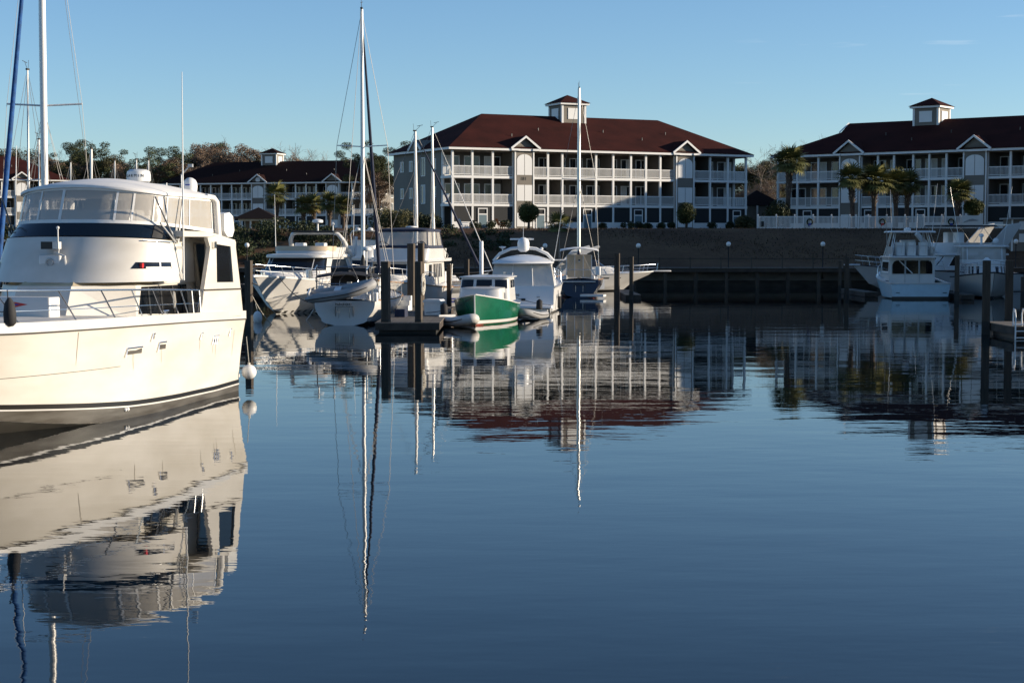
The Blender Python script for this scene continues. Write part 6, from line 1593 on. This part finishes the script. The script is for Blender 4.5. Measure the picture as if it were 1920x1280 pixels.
def pilothouse():
    t = boat('motor_boat', 'white pilothouse fishing boat at the right edge, bow towards the camera behind two dark piles', 'boat', (33.1, 122.2, 0), 8, 'motor boats in the marina')
    H = std_hull(10.2, 3.7, 1.25, 1.75, rake=1.2, stern=.92, m=.42, rise=.6, ck=.84); H.shell().build('hull', 'gelcoat', t, 40); H.deck(-.02, .02, .1).build('deck', 'gelcoat', t, 40)
    H.band(.09, .08, -.02, .03).build('rub_rail', 'canvas_black', t, 40); H.strip(.1, H.n - .4, .0, .12, .01).build('boot_stripe', 'navy_hull', t)
    A = House(1.35, 2.25, dict(xa=2.2, xf=7.0, hw=1.35, nose=1.4, p=.6), dict(xa=2.2, xf=6.5, hw=1.3, nose=1.2, p=.6)); A.walls().build('deckhouse', 'gelcoat', t, 40); A.cap(.05, .06, .05).build('cabin_top', 'gelcoat', t, 40)
    window(A, t, -.4, .4, .3, .85)
    for sd in (1, -1): window(A, t, sd * .55, sd * .9, .3, .85)
    W = House(2.32, 3.42, dict(xa=2.2, xf=5.4, hw=1.5, nose=.9, p=.5), dict(xa=2.2, xf=5.1, hw=1.5, nose=.9, p=.5))
    W.patch(-1, 1, 0, .22, .01, 40, 1).build('flybridge_coaming', 'gelcoat', t, 40)
    ed = [-.97, -.75, -.53, -.2, .2, .53, .75, .97]
    for a, b in zip(ed[:-1], ed[1:]): W.patch(a, b, .22, 1, 0, 8, 1).build('vinyl_panel', 'vinyl', t, 40)
    for a in ed: W.patch(a - .01, a + .01, .22, 1, .015, 2, 1).build('post', 'alu', t)
    W.cap(.22, .09, .06).build('hardtop', 'gelcoat', t, 40)
    MB().lathe((3.4, 0, 3.6), [(.08, 0), (.08, .5), (.16, .55), (.16, .68), (.05, .75)], 10).build('radar_mast', 'plastic_white', t, 40); MB().sphere((3.2, 1.0, 3.85), .2, 10, 8).build('satellite_dome', 'plastic_white', t, 60)
    for sd in (1, -1): MB().tube([(3.5, sd * 1.45, 3.4), (2.8, sd * 2.1, 7.6)], [.025, .008], 5).build('outrigger', 'alu', t)
    bow_rail(H, t, 4.8, 10.0, .8, .02, 7, .1)
    for k in range(5): MB().box(3.2, -1.3 + .55 * k, 2.34, 3.5, -1.0 + .55 * k, 3.1).build('seat', 'plastic_white', t) if k % 2 == 0 else None
    return t
pilothouse()

# ------------------------------------------------------------------ docks, piles and small things on them
PB = MB().box(-.14, -.14, -4, .14, .14, 0).add([(-.15, -.15, 0), (.15, -.15, 0), (.15, .15, 0), (-.15, .15, 0), (-.13, -.13, .04), (.13, -.13, .04), (.13, .13, .04), (-.13, .13, .04)], [(0, 3, 2, 1), (4, 5, 6, 7), (0, 1, 5, 4), (1, 2, 6, 5), (2, 3, 7, 6), (3, 0, 4, 7)]).mesh('timber', 'pile')
WET = MB().box(-.146, -.146, -2, .146, .146, .55).mesh('wet_band', 'pile_wet')
def pile(px, top, Y, label, w=1.0, group='timber mooring piles', X=None):
    p = at_y(px, top, Y); X = p.x if X is None else X
    t = thing('mooring_pile', label, 'pile', (X, Y, 0), R(-14), group)
    o = link('timber', PB, t, (0, 0, p.z)); o.scale = (w, w, 1); e = link('wet_band', WET, t); e.scale = (w, w, 1)
    return t
pile(466, 490, 77, 'dark square pile standing just behind the stern of the near yacht', 1.0)
pile(723, 492, 72, 'front left pile of the short dock, left of the white steps', 1.15)
pile(785, 492, 72, 'front right pile of the short dock with a coil of rope hung on it', .95)
pile(771, 458, 88, 'rear left pile of the short dock, taller than those in front', 1.2)
pile(789.5, 457, 88.5, 'rear right pile of the short dock in front of the trawler', 1.0)
pile(842, 497, 98, 'pile standing beside the trawler cockpit', .8)
pile(875, 487, 108, 'pile behind the roof of the green launch', 1.0)
pile(1157, 476, 110, 'pointed dark pile right of the navy sailboat, the left of two', 1.15)
pile(1184, 482, 112, 'slimmer pile right of the pointed one, before the lit bow', .85)
pile(1588, 483, 121, 'dark pile at the bow of the shaded sedan bridge yacht', 1.1)
pile(1575, 490, 126, 'thin pile at the left end of the right hand dock', .8)
pile(1795, 480, 111.5, 'pile between the pale blue stern and the pilothouse boat', 1.1)
pile(1852, 490, 70.6, 'nearest dark pile at the right with a pale cap', 1.15, X=19.62)
pile(1893, 490, 72, 'pile standing through the right hand dock', 1.15)
pile(1918, 520, 112, 'pile at the very right edge behind the dock', .9)
cp = MB().add([(-.17, -.17, 0), (.17, -.17, 0), (.17, .17, 0), (-.17, .17, 0), (-.05, -.05, .12), (.05, -.05, .12), (.05, .05, .12), (-.05, .05, .12)], [(0, 3, 2, 1), (4, 5, 6, 7), (0, 1, 5, 4), (1, 2, 6, 5), (2, 3, 7, 6), (3, 0, 4, 7)]).build('pile_cap', 'plastic_white')
tag(cp, 'pale plastic cap on the nearest right hand pile', 'cap'); q = at_y(1852, 490, 70.6); cp.location = (19.62, 70.6, q.z + .045); cp.rotation_euler = (0, 0, R(-14))
p = at_y(902.5, 452, 104)
t = tag(MB().lathe((0, 0, 0), [(.125, -4), (.125, p.z - .06), (.10, p.z)], 16).build('white_pile', 'plastic_white', None, 40), 'round white plastic sleeved pile left of the hardtop cruiser', 'pile'); t.location = (p.x, 104, 0)
def dock(label, x0, x1, y0, y1, z=.5, n=None):
    t = thing('floating_dock', label, 'dock', (x0, y0, 0), 0, 'floating docks')
    w, L = x1 - x0, y1 - y0
    MB().box(0, 0, z - .32, w, .08, z - .045).box(0, L - .08, z - .32, w, L, z - .045).box(0, .08, z - .32, .08, L - .08, z - .045).box(w - .08, .08, z - .32, w, L - .08, z - .045).build('frame', 'beam', t)
    MB().box(.15, .2, -.35, w - .15, L - .2, z - .1).build('float', 'pile_wet', t)
    n = min(110, int(L / .16)); me = MB().box(-.02, .005, z - .042, w + .02, L / n - .008, z).mesh('plank', 'plank')
    for i in range(n): link('plank', me, t, (0, L * i / n, 0))
    return t
dock('short timber dock between the white sailboat and the green launch', -5.75, -3.05, 71.6, 89, .44)
dock('timber dock at the right edge with a white ladder', 19.78, 31, 67.2, 71.5, .5)
dock('low dock with a pale edge before the shaded sedan bridge yacht', 24.2, 25.1, 117, 125.5, .34)
dock('dock finger between the pale blue stern and the pilothouse boat', 29.5, 30.3, 111.8, 124, .34)
dock('dock finger beyond the pointed pile at the lit bow', 7.5, 8.5, 112.5, 124, .3)
dock('long walkway dock behind the moored motor boats', -34, -12.2, 133.0, 135.4, .45)
# things on the short dock
sp = thing('dock_steps', 'white plastic boarding steps on the short dock', 'steps', (-5.32, 84.2, .44), R(-14))
for i in range(3): MB().box(-.3, -.3 + .22 * i, 0, .3, -.09 + .22 * i - .002, .24 * (i + 1)).build('step', 'plastic_white', sp)
db = thing('dock_box', 'white storage box with a sloping lid on the right of the short dock', 'box', (-3.62, 79.2, .44), R(-14))
MB().prism([(-.36, 0), (.36, 0), (.40, .58), (-.40, .58)], 'y', -.32, .32).build('body', 'plastic_white', db)
MB().prism([(-.44, .585), (.44, .585), (.44, .64), (.36, .72), (-.36, .72), (-.44, .64)], 'y', -.37, .37).build('lid', 'plastic_white', db)
db = thing('dock_box', 'low grey box lying beside the front right pile on the short dock', 'box', (-5.0, 77, .44), R(-10))
MB().rbox(-.25, -.3, 0, .25, .3, .35, .05).build('body', 'canvas_navy', db)
rc_ = MB()
for k in range(5): rc_.tube([(.17 + .02 * (k % 2), .02 + .20 * math.cos(2 * PI * i / 14), -.1 - .07 * k + .30 * math.sin(2 * PI * i / 14)) for i in range(15)], .022, 5)
pz = at_y(785, 520, 72); ro = rc_.build('coiled_rope', 'rope'); tag(ro, 'coil of pale rope hung on the sunlit side of the front right dock pile', 'rope'); ro.location = (pz.x + .02, 72, pz.z - .05); ro.rotation_euler = (0, 0, R(-14))
lr = thing('dock_ladder', 'white swim ladder hooked over the end of the right hand dock', 'ladder', (20.02, 67.15, 0), 0)
for x in (-.2, .2):
    MB().tube([(x, -.05, -.35), (x, -.06, .9), (x * .98, .05, 1.15), (x * .9, .28, 1.18), (x * .85, .36, .98), (x * .85, .37, .5)], .03, 8).build('side_rail', 'plastic_white', lr, 60)
for z in (-.2, .06, .32): MB().tube([(-.2, -.06, z), (.2, -.06, z)], .025, 6).build('rung', 'plastic_white', lr)
MB().box(-.2, .0, .56, .2, .3, .60).build('tread', 'plastic_white', lr)
# mooring lines
def line(a, b, drop, label, m='rope', r=.022):
    return tag(MB().tube(sag(a, b, drop, 14), r, 6).build('mooring_line', m, None, 60), label, 'rope', None)
line(at_y(473, 555, 77), at_y(588, 580, 84), 1.35, 'pale mooring line sagging from the pile behind the near yacht to the cruiser bow')
line(at_y(590, 585, 82), at_y(596, 578, 84), .05, 'short pale line at the quarter of the white sailboat', r=.025)
bu = thing('mooring_float', 'cream coloured half inflated float behind the pile at the stern of the near yacht', 'float', at_z(483, 604, 0), 0)
MB().sphere((0, 0, .2), .28, 14, 9, (.8, 1, 1.2)).build('body', 'canvas_white', bu, 60); MB().tube([(0, 0, .5), (-.1, 0, .9)], .012, 5).build('lanyard', 'rope', bu)
